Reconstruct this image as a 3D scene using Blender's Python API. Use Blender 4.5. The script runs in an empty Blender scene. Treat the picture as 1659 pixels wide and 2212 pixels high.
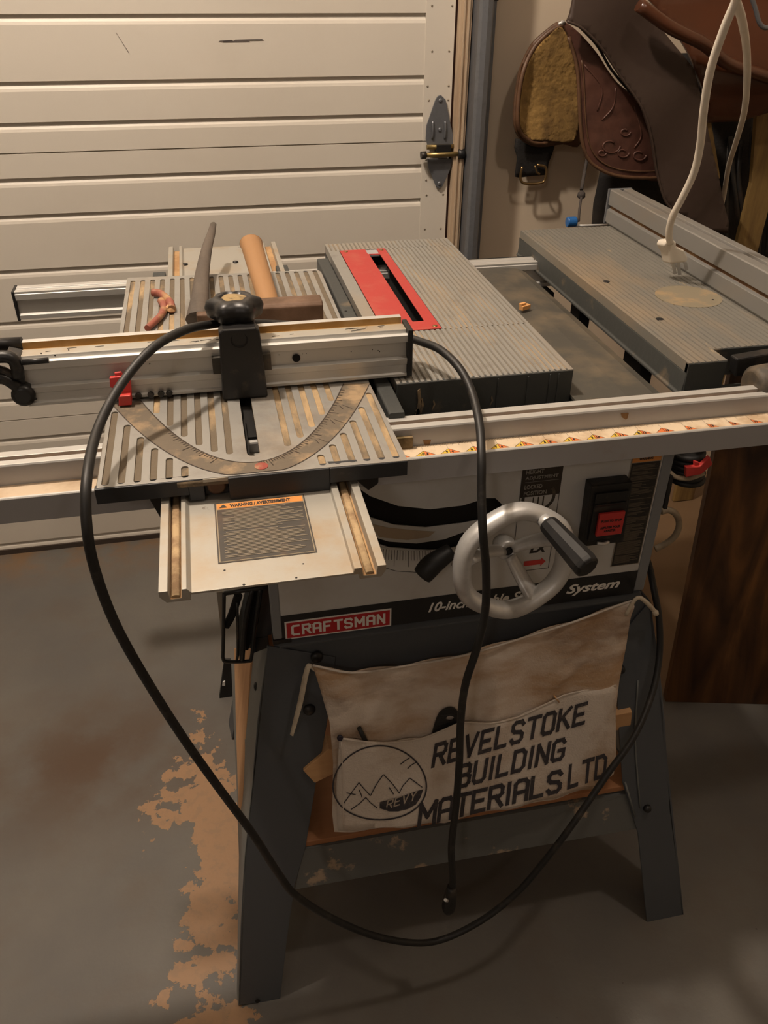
import bpy, bmesh, math, random
from mathutils import Vector, Matrix, noise
random.seed(4)
PI = math.pi
# ------------------------------------------------------------------ camera (fitted to the place)
CL = Vector((-0.18473, -0.67355, 1.20134)); YAW, PITCH, ROLL, FPX = 0.20925, 0.58798, 0.00829, 1785.92
W, H = 1659.0, 2212.0
_f = Vector((math.sin(YAW)*math.cos(PITCH), math.cos(YAW)*math.cos(PITCH), -math.sin(PITCH)))
_r0 = Vector((math.cos(YAW), -math.sin(YAW), 0)); _u0 = _r0.cross(_f)
_r = math.cos(ROLL)*_r0 + math.sin(ROLL)*_u0; _u = -math.sin(ROLL)*_r0 + math.cos(ROLL)*_u0
cd = bpy.data.cameras.new('camera'); cam = bpy.data.objects.new('camera', cd)
bpy.context.scene.collection.objects.link(cam)
M = Matrix((( _r.x, _u.x, -_f.x, CL.x), (_r.y, _u.y, -_f.y, CL.y), (_r.z, _u.z, -_f.z, CL.z), (0, 0, 0, 1)))
cam.matrix_world = M
cd.sensor_fit = 'VERTICAL'; cd.sensor_height = 24; cd.lens = FPX/H*24; cd.clip_start = .01
sc = bpy.context.scene; sc.camera = cam
def at(px, py, x=None, y=None, z=None, plane=None):
    """point of a real surface (x=, y=, z= or a plane (point, normal)) seen along one direction"""
    d = _f*FPX + _r*(px-W/2) + _u*(H/2-py)
    if plane: p, n = plane; t = (p-CL).dot(n)/d.dot(n)
    elif x is not None: t = (x-CL.x)/d.x
    elif y is not None: t = (y-CL.y)/d.y
    else: t = (z-CL.z)/d.z
    return CL + d*t
# ------------------------------------------------------------------ materials
MATS = {}
def mat(name, col, rough=.6, metal=0., dirt=None, bump=None, dirt2=None, spec=.5, coat=0.):
    """dirt = (colour, scale, low, high, strength[, stretch]) noise-shaped dust or stain"""
    m = bpy.data.materials.new(name); m.use_nodes = True
    nt = m.node_tree; N = nt.nodes; L = nt.links; b = N['Principled BSDF']
    b.inputs['Roughness'].default_value = rough; b.inputs['Metallic'].default_value = metal
    b.inputs['Specular IOR Level'].default_value = spec; b.inputs['Coat Weight'].default_value = coat
    tc = N.new('ShaderNodeTexCoord')
    cur = None; c4 = (*col, 1)
    b.inputs['Base Color'].default_value = c4
    for d in (dirt, dirt2):
        if not d: continue
        mp = N.new('ShaderNodeMapping'); L.new(tc.outputs['Object'], mp.inputs[0])
        if len(d) > 5: mp.inputs['Scale'].default_value = d[5]
        n = N.new('ShaderNodeTexNoise'); n.inputs['Scale'].default_value = d[1]; n.inputs['Detail'].default_value = 6; n.inputs['Roughness'].default_value = .62
        L.new(mp.outputs[0], n.inputs['Vector'])
        mr = N.new('ShaderNodeMapRange'); mr.inputs[1].default_value = d[2]; mr.inputs[2].default_value = d[3]; mr.inputs[4].default_value = d[4]
        L.new(n.outputs['Fac'], mr.inputs[0])
        mx = N.new('ShaderNodeMix'); mx.data_type = 'RGBA'; L.new(mr.outputs[0], mx.inputs[0])
        if cur: L.new(cur, mx.inputs[6])
        else: mx.inputs[6].default_value = c4
        mx.inputs[7].default_value = (*d[0], 1); cur = mx.outputs[2]
        if metal > 0:
            mm = N.new('ShaderNodeMath'); mm.operation = 'MULTIPLY_ADD'; L.new(mr.outputs[0], mm.inputs[0]); mm.inputs[1].default_value = -metal; mm.inputs[2].default_value = metal
            mm.use_clamp = True; L.new(mm.outputs[0], b.inputs['Metallic'])
    if cur: L.new(cur, b.inputs['Base Color'])
    if bump:
        n = N.new('ShaderNodeTexNoise'); n.inputs['Scale'].default_value = bump[0]; n.inputs['Detail'].default_value = 4
        L.new(tc.outputs['Object'], n.inputs['Vector'])
        bp = N.new('ShaderNodeBump'); bp.inputs['Strength'].default_value = bump[1]; bp.inputs['Distance'].default_value = .002
        L.new(n.outputs['Fac'], bp.inputs['Height']); L.new(bp.outputs[0], b.inputs['Normal'])
    MATS[name] = m; return m
DUST = (.42, .29, .16)
cast = mat('cast_aluminium', (.30, .29, .265), .5, .25, (DUST, 14, .5, .8, .45, (1, .35, 1)), (180, .15), ((.12, .1, .075), 30, .56, .74, .5))
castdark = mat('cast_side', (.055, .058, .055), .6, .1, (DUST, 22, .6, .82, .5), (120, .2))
groove_fill = mat('groove_with_sawdust', (.17, .15, .12), .9, 0, (DUST, 26, .5, .66, .75, (1, .3, 1)), (200, .4))
groove_dusty = mat('groove_packed_with_sawdust', (.15, .118, .08), .95, 0, ((.5, .35, .19), 22, .5, .64, .85, (1, .3, 1)), (200, .5))
alu = mat('brushed_aluminium', (.6, .59, .56), .48, .5, ((.3, .19, .1), 16, .6, .78, .6, (.4, 1, 1)), (60, .1), ((.1, .07, .05), 40, .68, .75, .6))
alu_dirty = mat('stained_aluminium', (.45, .43, .38), .5, .45, ((.42, .27, .12), 12, .48, .7, .65), (60, .1), ((.12, .07, .04), 55, .68, .74, .7))
alu_grey = mat('grey_anodised', (.42, .42, .43), .5, .25, ((.3, .2, .12), 18, .62, .8, .5), (60, .1))
brown_dirt = mat('packed_brown_dirt', (.17, .09, .045), .95, 0, ((.4, .24, .1), 30, .45, .7, .6), (150, .5))
glue = mat('amber_strip', (.36, .2, .05), .5, 0, ((.5, .36, .18), 25, .5, .7, .6))
red = mat('red_insert_paint', (.44, .042, .035), .5, 0, ((.5, .2, .13), 24, .52, .8, .4), (150, .08))
redpl = mat('red_plastic', (.6, .045, .04), .45, 0, ((.35, .12, .08), 40, .55, .75, .4))
black = mat('black_plastic', (.011, .0105, .0105), .5, 0, ((.14, .1, .07), 30, .56, .78, .4), (90, .1))
blacksat = mat('black_painted_steel', (.013, .0125, .0125), .38, 0, ((.16, .11, .07), 26, .58, .76, .6), (60, .15))
rubber = mat('black_rubber', (.012, .0115, .011), .5, 0, ((.12, .1, .08), 60, .55, .8, .45))
void = mat('dark_interior', (.008, .007, .006), .95)
bladem = mat('saw_blade_steel', (.06, .055, .05), .5, .6, ((.08, .05, .03), 40, .5, .7, .6))
panelm = mat('cabinet_light_grey', (.6, .6, .585), .5, 0, ((.3, .24, .16), 9, .5, .8, .35), (120, .05))
bluegrey = mat('cabinet_corner_metal', (.25, .265, .28), .5, .2, ((.2, .14, .08), 30, .6, .8, .4))
stripe = mat('black_stripe', (.012, .012, .013), .4)
white = mat('white_print', (.85, .83, .79), .6)
offwhite = mat('dim_white_print', (.32, .3, .26), .7)
crimson = mat('emblem_red', (.5, .015, .02), .5)
orange = mat('label_orange', (.75, .3, .07), .6, 0, ((.4, .2, .08), 60, .5, .7, .4))
labeldark = mat('label_dark', (.05, .045, .035), .6, 0, ((.2, .14, .08), 40, .5, .75, .5))
labelblack = mat('label_black', (.02, .018, .016), .5, 0, ((.1, .075, .05), 60, .5, .75, .5))
brownlab = mat('label_brown', (.035, .026, .018), .5)
chrome = mat('cast_wheel_metal', (.66, .65, .63), .42, .5, ((.16, .13, .1), 30, .5, .8, .5), (50, .12))
steel = mat('galvanised_steel', (.2, .21, .23), .45, .6, ((.1, .1, .1), 50, .45, .7, .5), (70, .1))
zinc = mat('yellow_zinc', (.3, .22, .09), .35, .8)
stand = mat('stand_grey_paint', (.078, .086, .096), .5, 0, ((.14, .12, .1), 20, .58, .8, .35), (70, .08), ((.28, .22, .16), 90, .72, .76, .5))
stand_worn = mat('stand_brace_paint', (.13, .135, .13), .5, 0, ((.5, .37, .25), 19, .6, .65, .75), (70, .08))
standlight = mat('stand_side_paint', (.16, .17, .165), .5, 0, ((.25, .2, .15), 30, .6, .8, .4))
boardm = mat('plywood_shelf', (.42, .19, .08), .6, 0, ((.26, .1, .04), 8, .4, .7, .5, (.3, 4, 1)))
sideboard = mat('plywood_edge', (.52, .3, .15), .7, 0, ((.35, .17, .08), 10, .45, .7, .5, (1, 4, .3)))
pine = mat('pine_offcut', (.58, .34, .16), .7, 0, ((.4, .2, .09), 20, .45, .7, .6, (.3, 3, 3)), (80, .1))
handlew = mat('hammer_handle_wood', (.36, .19, .08), .5, 0, ((.2, .1, .05), 12, .5, .75, .6, (3, .4, 1)), (70, .1))
greyw = mat('weathered_grey_wood', (.12, .095, .075), .7, 0, ((.045, .038, .032), 14, .42, .65, .7, (3, .5, 3)), (90, .4))
rust = mat('rusty_steel', (.13, .075, .045), .6, .3, ((.25, .15, .1), 30, .45, .7, .6), (60, .4))
hooked = mat('pinkish_plastic', (.3, .09, .06), .55, 0, ((.5, .33, .15), 40, .52, .66, .8), (80, .2))
whitecord = mat('white_vinyl', (.72, .66, .56), .45, 0, ((.5, .42, .3), 40, .55, .8, .4))
beige = mat('beige_cord', (.35, .28, .19), .6, 0, ((.15, .1, .06), 40, .5, .7, .6))
cordw = mat('cotton_tie', (.6, .52, .4), .9, 0, ((.35, .27, .18), 60, .5, .7, .5), (300, .5))
canvas = mat('cotton_canvas', (.7, .61, .52), .95, 0, ((.42, .25, .12), 8, .42, .6, .85, (.6, 1, 1.6)), (420, .45), ((.16, .08, .035), 6, .5, .66, .85, (.6, 1, 1.6)))
canvas2 = mat('cotton_canvas_pocket', (.68, .6, .52), .95, 0, ((.4, .26, .15), 9, .48, .68, .8), (420, .45))
ink = mat('printed_ink', (.045, .04, .045), .9, 0, ((.2, .16, .13), 160, .55, .7, .45))
leather = mat('tooled_brown_leather', (.085, .035, .025), .45, 0, ((.16, .07, .045), 10, .45, .7, .6), (30, .5), ((.03, .015, .012), 25, .55, .75, .6))
leather2 = mat('dull_brown_leather', (.05, .03, .021), .6, 0, ((.08, .055, .042), 7, .45, .7, .6), (45, .3), ((.035, .017, .012), 14, .5, .75, .6))
leather3 = mat('glossy_saddle_leather', (.085, .026, .01), .32, 0, ((.06, .022, .01), 7, .42, .68, .8), (20, .3), coat=.3)
leatheredge = mat('leather_rim', (.12, .06, .03), .5, 0, ((.05, .025, .015), 30, .5, .7, .6))
fleece = mat('golden_fleece', (.30, .18, .055), 1., 0, ((.1, .055, .018), 22, .42, .66, .8), (130, 1.))
blackcloth = mat('black_webbing', (.013, .011, .01), .85, 0, ((.04, .03, .022), 12, .5, .7, .7), (200, .5))
brass = mat('aged_brass', (.3, .2, .09), .35, .9)
ropem = mat('grey_rope', (.06, .05, .045), .9, 0, None, (300, .6))
bluepl = mat('blue_plastic', (.01, .1, .32), .4)
yellowwood = mat('yellow_board', (.24, .15, .045), .7, 0, ((.09, .045, .015), 10, .45, .7, .8, (4, 4, .4)))
tape = mat('tape_cream', (.75, .6, .42), .6, 0, ((.42, .25, .12), 24, .5, .66, .6))
yellow = mat('scale_yellow', (.75, .5, .05), .6, 0, ((.5, .35, .15), 90, .55, .7, .6))
orangered = mat('scale_orange', (.72, .19, .05), .6, 0, ((.5, .25, .12), 90, .55, .7, .5))
darkink = mat('scale_ink', (.05, .035, .025), .8)
rail_gold = mat('grimy_ledge', (.66, .52, .37), .5, .1, ((.34, .2, .09), 14, .5, .7, .7))
doorm = mat('cream_door_paint', (.67, .62, .54), .48, 0, ((.5, .42, .32), 3, .5, .9, .25), (160, .06))
doordark = mat('door_seal', (.05, .035, .025), .8)
wallm = mat('painted_plaster', (.6, .5, .38), .85, 0, ((.45, .35, .25), 3, .5, .85, .3), (60, .08))
jambm = mat('jamb_wood', (.5, .38, .26), .7, 0, ((.2, .12, .07), 14, .5, .75, .6, (3, 3, .4)))
ceilm = mat('ceiling_paint', (.3, .27, .23), .9)
graffiti = mat('scuff_mark', (.12, .1, .09), .9)
# dark varnished plywood with grain
def woodsheet():
    m = bpy.data.materials.new('dark_varnished_plywood'); m.use_nodes = True; nt = m.node_tree; N = nt.nodes; L = nt.links; b = N['Principled BSDF']
    tc = N.new('ShaderNodeTexCoord'); mp = N.new('ShaderNodeMapping'); mp.inputs['Scale'].default_value = (9, 9, 1.3); L.new(tc.outputs['Object'], mp.inputs[0])
    n = N.new('ShaderNodeTexNoise'); n.inputs['Scale'].default_value = 1.6; n.inputs['Detail'].default_value = 9; n.inputs['Distortion'].default_value = 1.6; L.new(mp.outputs[0], n.inputs['Vector'])
    r = N.new('ShaderNodeValToRGB'); e = r.color_ramp.elements
    e[0].position = .34; e[0].color = (.022, .008, .003, 1); e[1].position = .72; e[1].color = (.2, .085, .022, 1)
    k = e.new(.52); k.color = (.085, .034, .01, 1)
    L.new(n.outputs['Fac'], r.inputs[0]); L.new(r.outputs[0], b.inputs['Base Color']); b.inputs['Roughness'].default_value = .42
    return m
plym = woodsheet()
# concrete floor: grey paint, peeled tan patches, rust stains
def floormat():
    m = bpy.data.materials.new('painted_concrete'); m.use_nodes = True; nt = m.node_tree; N = nt.nodes; L = nt.links; b = N['Principled BSDF']
    g = N.new('ShaderNodeNewGeometry'); pos = g.outputs['Position']
    def noise(s, det=6, rough=.6, off=(0, 0, 0), st=(1, 1, 1)):
        mp = N.new('ShaderNodeMapping'); mp.inputs['Location'].default_value = off; mp.inputs['Scale'].default_value = st; L.new(pos, mp.inputs[0])
        n = N.new('ShaderNodeTexNoise'); n.inputs['Scale'].default_value = s; n.inputs['Detail'].default_value = det; n.inputs['Roughness'].default_value = rough; L.new(mp.outputs[0], n.inputs['Vector']); return n.outputs['Fac']
    def rng(v, a, b_, c=0, d=1):
        r = N.new('ShaderNodeMapRange'); r.inputs[1].default_value = a; r.inputs[2].default_value = b_; r.inputs[3].default_value = c; r.inputs[4].default_value = d; L.new(v, r.inputs[0]); return r.outputs[0]
    def mth(op, a, b_=None):
        k = N.new('ShaderNodeMath'); k.operation = op
        for i, v in enumerate((a, b_)):
            if v is None: continue
            if isinstance(v, (int, float)): k.inputs[i].default_value = v
            else: L.new(v, k.inputs[i])
        return k.outputs[0]
    def mix(f, a, b_):
        x = N.new('ShaderNodeMix'); x.data_type = 'RGBA'; L.new(f, x.inputs[0])
        for i, v in ((6, a), (7, b_)):
            if isinstance(v, tuple): x.inputs[i].default_value = (*v, 1)
            else: L.new(v, x.inputs[i])
        return x.outputs[2]
    sep = N.new('ShaderNodeSeparateXYZ'); L.new(pos, sep.inputs[0]); X, Y = sep.outputs[0], sep.outputs[1]
    col = mix(rng(noise(3.2), .4, .68), (.115, .107, .096), (.148, .136, .116))
    col = mix(rng(noise(9, off=(3, 1, 0)), .5, .75, 0, .5), col, (.12, .09, .062))
    # rusty stain left of the saw
    dx = mth('MULTIPLY', mth('ADD', X, .50), 3.4); dy = mth('MULTIPLY', mth('SUBTRACT', Y, .40), 5.2)
    rad = mth('SQRT', mth('ADD', mth('MULTIPLY', dx, dx), mth('MULTIPLY', dy, dy)))
    st = mth('MULTIPLY', rng(rad, 1.15, .1), rng(noise(6, off=(7, 0, 0)), .32, .56))
    col = mix(mth('MULTIPLY', st, .95), col, (.085, .048, .026))
    # dirt line along the door
    dl = mth('MULTIPLY', rng(Y, .93, 1.06), rng(noise(12, off=(1, 9, 0)), .4, .6)); col = mix(dl, col, (.17, .105, .055))
    brown_zone = mth('MULTIPLY', rng(X, .47, .50), rng(Y, .33, .37)); col = mix(brown_zone, col, (.17, .105, .055))  # floor colour turns browner towards the right rear
    # peeled patches: a ragged band along x ~ -.3
    cx = mth('ABSOLUTE', mth('SUBTRACT', mth('ADD', X, .275), mth('MULTIPLY', Y, -.06)))
    big = noise(7.5, 8, .62, off=(2.3, .4, 0), st=(1, .8, 1)); fine = noise(30, 6, .6, off=(5, 2, 0))
    v = mth('ADD', mth('MULTIPLY', big, .62), mth('MULTIPLY', fine, .40))
    v = mth('SUBTRACT', v, mth('MULTIPLY', cx, 1.9))
    v = mth('SUBTRACT', v, rng(Y, .34, .60, 0, .22))
    pm = rng(v, .430, .437)
    spot = mth('MULTIPLY', rng(noise(60, off=(1, 1, 0)), .5, .6), .5)
    patch = mix(spot, (.34, .2, .105), (.26, .17, .1))
    col = mix(pm, col, patch)
    v2 = rng(mth('ADD', noise(5.5, 6, .6, off=(8, 4, 0)), mth('MULTIPLY', mth('ABSOLUTE', mth('ADD', X, .06)), -1.1)), .56, .57)
    v2 = mth('MULTIPLY', v2, rng(Y, -.10, -.15)); col = mix(v2, col, (.26, .17, .11))
    col = mix(rng(noise(70, 2, .5, off=(3, 3, 0)), .77, .79, 0, .7), col, (.05, .035, .025))
    L.new(col, b.inputs['Base Color']); b.inputs['Roughness'].default_value = .55
    bp = N.new('ShaderNodeBump'); bp.inputs['Strength'].default_value = .3; bp.inputs['Distance'].default_value = .001; L.new(mth('ADD', mth('MULTIPLY', pm, -1), noise(90, 3)), bp.inputs['Height']); L.new(bp.outputs[0], b.inputs['Normal'])
    return m
floorm = floormat()
# ------------------------------------------------------------------ scene helpers
COL = sc.collection
def wloc(o):
    v = Vector((0, 0, 0))
    while o: v += o.location; o = o.parent
    return v
def tag(o, label=None, cat=None, group=None, kind=None):
    if label: o['label'] = label
    if cat: o['category'] = cat
    if group: o['group'] = group
    if kind: o['kind'] = kind
    return o
def thing(name, label, cat, loc, group=None):
    o = bpy.data.objects.new(name, None); COL.objects.link(o); o.location = Vector(loc); o.empty_display_size = .05
    return tag(o, label, cat, group)
SPLIT = {'cabinet_corner', 'support_bracket', 'leg_bolt', 'bracket_ear', 'insert_screw', 'rivet_dimple', 'bolt_recess', 'tray_screw', 'rear_clip', 'roller_housing', 'channel_strip', 'foot_hole', 'stop_bolt', 'fence_hole', 'bolt_head', 'tie', 'rust_drip', 'rail_stain', 'side_brace', 'hanging_strap', 'paint_scrape', 'pencil_scuff', 'table_leg', 'leg_crease', 'clamp_rod'}
def islands(bm):
    left = set(bm.verts); out = []
    while left:
        st = [left.pop()]; grp = {st[0]}
        while st:
            v = st.pop()
            for e in v.link_edges:
                w = e.other_vert(v)
                if w not in grp: grp.add(w); left.discard(w); st.append(w)
        out.append(grp)
    return out
def obj(name, bm, mats, parent=None, bev=0, label=None, origin=None, seg=2):
    if name in SPLIT:
        gs = islands(bm)
        if len(gs) > 1:
            first = None; bm.verts.index_update(); keys = [sorted(v.index for v in g) for g in gs]; keys.sort()
            for ks in keys:
                c = bm.copy(); c.verts.ensure_lookup_table(); kk = set(ks)
                bmesh.ops.delete(c, geom=[v for v in c.verts if v.index not in kk], context='VERTS')
                o = obj_(name, c, mats, parent, bev, label, origin, seg); first = first or o
            bm.free(); return first
    return obj_(name, bm, mats, parent, bev, label, origin, seg)
def obj_(name, bm, mats, parent=None, bev=0, label=None, origin=None, seg=2):
    if not isinstance(mats, (list, tuple)): mats = [mats]
    bmesh.ops.remove_doubles(bm, verts=bm.verts, dist=1e-6)
    bmesh.ops.recalc_face_normals(bm, faces=bm.faces)
    if parent: org = wloc(parent)
    elif origin is not None: org = Vector(origin)
    else:
        vs = [v.co for v in bm.verts]; org = Vector((sum(v.x for v in vs)/len(vs), sum(v.y for v in vs)/len(vs), min(v.z for v in vs)))
    bmesh.ops.translate(bm, verts=bm.verts, vec=-org)
    me = bpy.data.meshes.new(name); bm.to_mesh(me); bm.free()
    for m in mats: me.materials.append(m)
    o = bpy.data.objects.new(name, me); COL.objects.link(o)
    if parent: o.parent = parent
    else: o.location = org
    if bev:
        md = o.modifiers.new('bevel', 'BEVEL'); md.width = bev; md.segments = seg; md.limit_method = 'ANGLE'; md.angle_limit = .7
    if label: o['label'] = label
    return o
def BM(): return bmesh.new()
def box(bm, x0, x1, y0, y1, z0, z1, mi=0):
    vs = [bm.verts.new((x, y, z)) for x in (x0, x1) for y in (y0, y1) for z in (z0, z1)]
    for q in ((0, 1, 3, 2), (4, 6, 7, 5), (0, 4, 5, 1), (2, 3, 7, 6), (0, 2, 6, 4), (1, 5, 7, 3)):
        f = bm.faces.new([vs[i] for i in q]); f.material_index = mi
    return bm
def prism3(bm, pts, vec, mi=0):
    """closed polygon of 3-D points swept along vec"""
    a = [bm.verts.new(p) for p in pts]; b = [bm.verts.new(Vector(p)+Vector(vec)) for p in pts]; n = len(pts)
    fs = [bm.faces.new(a), bm.faces.new(b[::-1])]
    for i in range(n): fs.append(bm.faces.new((a[i], a[(i+1) % n], b[(i+1) % n], b[i])))
    for f in fs: f.material_index = mi
    return fs
def loft(bm, A, B, mi=0):
    a = [bm.verts.new(p) for p in A]; b = [bm.verts.new(p) for p in B]; n = len(A)
    fs = [bm.faces.new(a), bm.faces.new(b[::-1])]
    for i in range(n): fs.append(bm.faces.new((a[i], a[(i+1) % n], b[(i+1) % n], b[i])))
    for f in fs: f.material_index = mi
    return fs
def profx(bm, yz, x0, x1, mif=None):
    fs = prism3(bm, [(x0, y, z) for y, z in yz], (x1-x0, 0, 0))
    if mif:
        for f in fs: f.material_index = mif(f.calc_center_median())
def profy(bm, xz, y0, y1, mif=None):
    fs = prism3(bm, [(x, y0, z) for x, z in xz], (0, y1-y0, 0))
    if mif:
        for f in fs: f.material_index = mif(f.calc_center_median())
def catmull(P, k=8):
    P = [Vector(p) for p in P]
    if len(P) < 3: return P
    Q = [2*P[0]-P[1]]+P+[2*P[-1]-P[-2]]; out = []
    for i in range(1, len(Q)-2):
        a, b, c, d = Q[i-1:i+3]
        for j in range(k):
            t = j/k
            out.append(.5*((2*b)+(c-a)*t+(2*a-5*b+4*c-d)*t*t+(3*b-3*c+d-a)*t**3))
    out.append(P[-1]); return out
def tube(bm, P, r, n=12, k=8, smooth=True, mi=0, flat=1.):
    pts = catmull(P, k) if k > 1 else [Vector(p) for p in P]
    m = len(pts); rr = r if callable(r) else (lambda t: r)
    T = [(pts[min(i+1, m-1)]-pts[max(i-1, 0)]).normalized() for i in range(m)]
    up = Vector((0, 0, 1)) if abs(T[0].z) < .9 else Vector((0, 1, 0))
    a = (up-T[0]*up.dot(T[0])).normalized(); rings = []
    for i in range(m):
        a = (a-T[i]*a.dot(T[i])).normalized(); b = T[i].cross(a); q = rr(i/(m-1))
        rings.append([bm.verts.new(pts[i]+(a*math.cos(2*PI*j/n)*flat+b*math.sin(2*PI*j/n))*q) for j in range(n)])
    for i in range(m-1):
        for j in range(n):
            f = bm.faces.new((rings[i][j], rings[i][(j+1) % n], rings[i+1][(j+1) % n], rings[i+1][j])); f.smooth = smooth; f.material_index = mi
    for R in (rings[0], rings[-1]): f = bm.faces.new(R); f.material_index = mi
    return bm
def lathe(bm, o, ax, prof, n=24, smooth=True, mi=0, lobes=0, lamp=0):
    o = Vector(o); ax = Vector(ax).normalized(); up = Vector((0, 0, 1)) if abs(ax.z) < .9 else Vector((1, 0, 0))
    a = (up-ax*up.dot(ax)).normalized(); b = ax.cross(a); rings = []
    for t, r in prof:
        rings.append([bm.verts.new(o+ax*t+(a*math.cos(2*PI*j/n)+b*math.sin(2*PI*j/n))*max(r, 1e-5)*(1+lamp*math.cos(lobes*2*PI*j/n))) for j in range(n)])
    for i in range(len(rings)-1):
        for j in range(n):
            f = bm.faces.new((rings[i][j], rings[i][(j+1) % n], rings[i+1][(j+1) % n], rings[i+1][j])); f.smooth = smooth; f.material_index = mi
    for R in (rings[0], rings[-1]): f = bm.faces.new(R); f.material_index = mi
    return bm
def cyl(bm, p0, p1, r, n=20, mi=0, smooth=True):
    p0 = Vector(p0); p1 = Vector(p1); lathe(bm, p0, p1-p0, [(0, r), ((p1-p0).length, r)], n, smooth, mi)
def plate2d(loops, z0, z1, mi_side=0):
    """flat plate in XY with holes (first loop is the outline), from z0 to z1"""
    c = bpy.data.curves.new('tmp', 'CURVE'); c.dimensions = '2D'; c.fill_mode = 'BOTH'; c.extrude = (z1-z0)/2
    for lp in loops:
        s = c.splines.new('POLY'); s.points.add(len(lp)-1); s.use_cyclic_u = True
        for i, p in enumerate(lp): s.points[i].co = (p[0], p[1], 0, 1)
    o = bpy.data.objects.new('tmp', c); COL.objects.link(o)
    dg = bpy.context.evaluated_depsgraph_get(); dg.update(); me = bpy.data.meshes.new_from_object(o.evaluated_get(dg))
    bm = bmesh.new(); bm.from_mesh(me); bpy.data.objects.remove(o); bpy.data.curves.remove(c); bpy.data.meshes.remove(me)
    bmesh.ops.translate(bm, verts=bm.verts, vec=(0, 0, (z0+z1)/2))
    return bm
def to_xz(bm, y0=0):
    """turn a plate built in XY into the XZ plane facing -y"""
    for v in bm.verts: v.co = Vector((v.co.x, y0-v.co.z, v.co.y))
    return bm
def txt(s, size, bold=.0, shear=0., align='LEFT', th=.0002):
    c = bpy.data.curves.new('tmp', 'FONT'); c.body = s; c.size = size; c.offset = bold; c.shear = shear; c.align_x = align; c.extrude = th; c.resolution_u = 3
    o = bpy.data.objects.new('tmp', c); COL.objects.link(o)
    dg = bpy.context.evaluated_depsgraph_get(); dg.update(); me = bpy.data.meshes.new_from_object(o.evaluated_get(dg))
    bm = bmesh.new(); bm.from_mesh(me); bpy.data.objects.remove(o); bpy.data.curves.remove(c); bpy.data.meshes.remove(me)
    return bm
def fit(bm, w=None, h=None):
    xs = [v.co.x for v in bm.verts]; ys = [v.co.y for v in bm.verts]; x0, x1, y0, y1 = min(xs), max(xs), min(ys), max(ys)
    sx = w/(x1-x0) if w else None; sy = h/(y1-y0) if h else None; sx = sx or sy; sy = sy or sx
    for v in bm.verts: v.co.x = (v.co.x-x0)*sx; v.co.y = (v.co.y-y0)*sy
    return bm
def place(bm, o, ex, ey):
    """carry a flat XY mesh onto a surface with axes ex, ey at o"""
    o = Vector(o); ex = Vector(ex).normalized(); ey = Vector(ey); ey = (ey-ex*ey.dot(ex)).normalized(); n = ex.cross(ey)
    for v in bm.verts: v.co = o+ex*v.co.x+ey*v.co.y+n*v.co.z
    return bm
def merge(a, b):
    me = bpy.data.meshes.new('t'); b.to_mesh(me); b.free(); a.from_mesh(me); bpy.data.meshes.remove(me); return a
def setmi(bm, mi):
    for f in bm.faces: f.material_index = mi
    return bm
XF, ZU = (1, 0, 0), (0, 0, 1)
def quad(bm, pts, mi=0, th=None):
    if th is None: f = bm.faces.new([bm.verts.new(p) for p in pts]); f.material_index = mi
    else: prism3(bm, pts, th, mi)
# surface sheet: polygon on a plane, gridded, displaced, thickened
class Surf:
    def __init__(s, o, ex, ey, disp):
        s.o = Vector(o); s.ex = Vector(ex).normalized(); ey = Vector(ey); s.ey = (ey-s.ex*ey.dot(s.ex)).normalized(); s.n = s.ex.cross(s.ey); s.d = disp
    def uv(s, px, py):
        u = v = 0; d = 0
        for _ in range(6):
            p = at(px, py, plane=(s.o+s.n*d, s.n))-s.o; u, v = p.dot(s.ex), p.dot(s.ey); d = .5*d+.5*s.d(u, v) if _ else s.d(u, v)
        return (u, v)
    def pt(s, u, v, off=0): return s.o+s.ex*u+s.ey*v+s.n*(s.d(u, v)+off)
    def sheet(s, outline, th, step=.012, off=0, back=-1):
        bm = bmesh.new(); f = bm.faces.new([bm.verts.new((u, v, 0)) for u, v in outline])
        us = [p[0] for p in outline]; vs = [p[1] for p in outline]
        for ax, lo, hi in ((0, min(us), max(us)), (1, min(vs), max(vs))):
            k = lo+step
            while k < hi:
                co = (k, 0, 0) if ax == 0 else (0, k, 0); no = (1, 0, 0) if ax == 0 else (0, 1, 0)
                bmesh.ops.bisect_plane(bm, geom=bm.verts[:]+bm.edges[:]+bm.faces[:], plane_co=co, plane_no=no); k += step
        bmesh.ops.triangulate(bm, faces=[f for f in bm.faces if len(f.verts) > 4])
        for f in bm.faces: f.smooth = True
        base = {v: (v.co.x, v.co.y) for v in bm.verts}
        top = list(bm.verts); faces = list(bm.faces); bnd = [e for e in bm.edges if e.is_boundary]
        low = {v: bm.verts.new((0, 0, 0)) for v in top}
        for f in faces:
            g = bm.faces.new([low[v] for v in f.verts][::-1]); g.smooth = True
        for e in bnd: bm.faces.new((e.verts[0], e.verts[1], low[e.verts[1]], low[e.verts[0]]))
        for v in top:
            u, w = base[v]; v.co = s.pt(u, w, off); low[v].co = s.pt(u, w, off+back*th)
        return bm
def spline2(pts, k=5, closed=True):
    P = [Vector((p[0], p[1], 0)) for p in pts]
    if closed:
        Q = [P[-1]]+P+[P[0], P[1]]; out = []
        for i in range(1, len(Q)-2):
            a, b, c, d = Q[i-1:i+3]
            for j in range(k):
                t = j/k; v = .5*((2*b)+(c-a)*t+(2*a-5*b+4*c-d)*t*t+(3*b-3*c+d-a)*t**3); out.append((v.x, v.y))
        return out
    return [(v.x, v.y) for v in catmull(P, k)]
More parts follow.
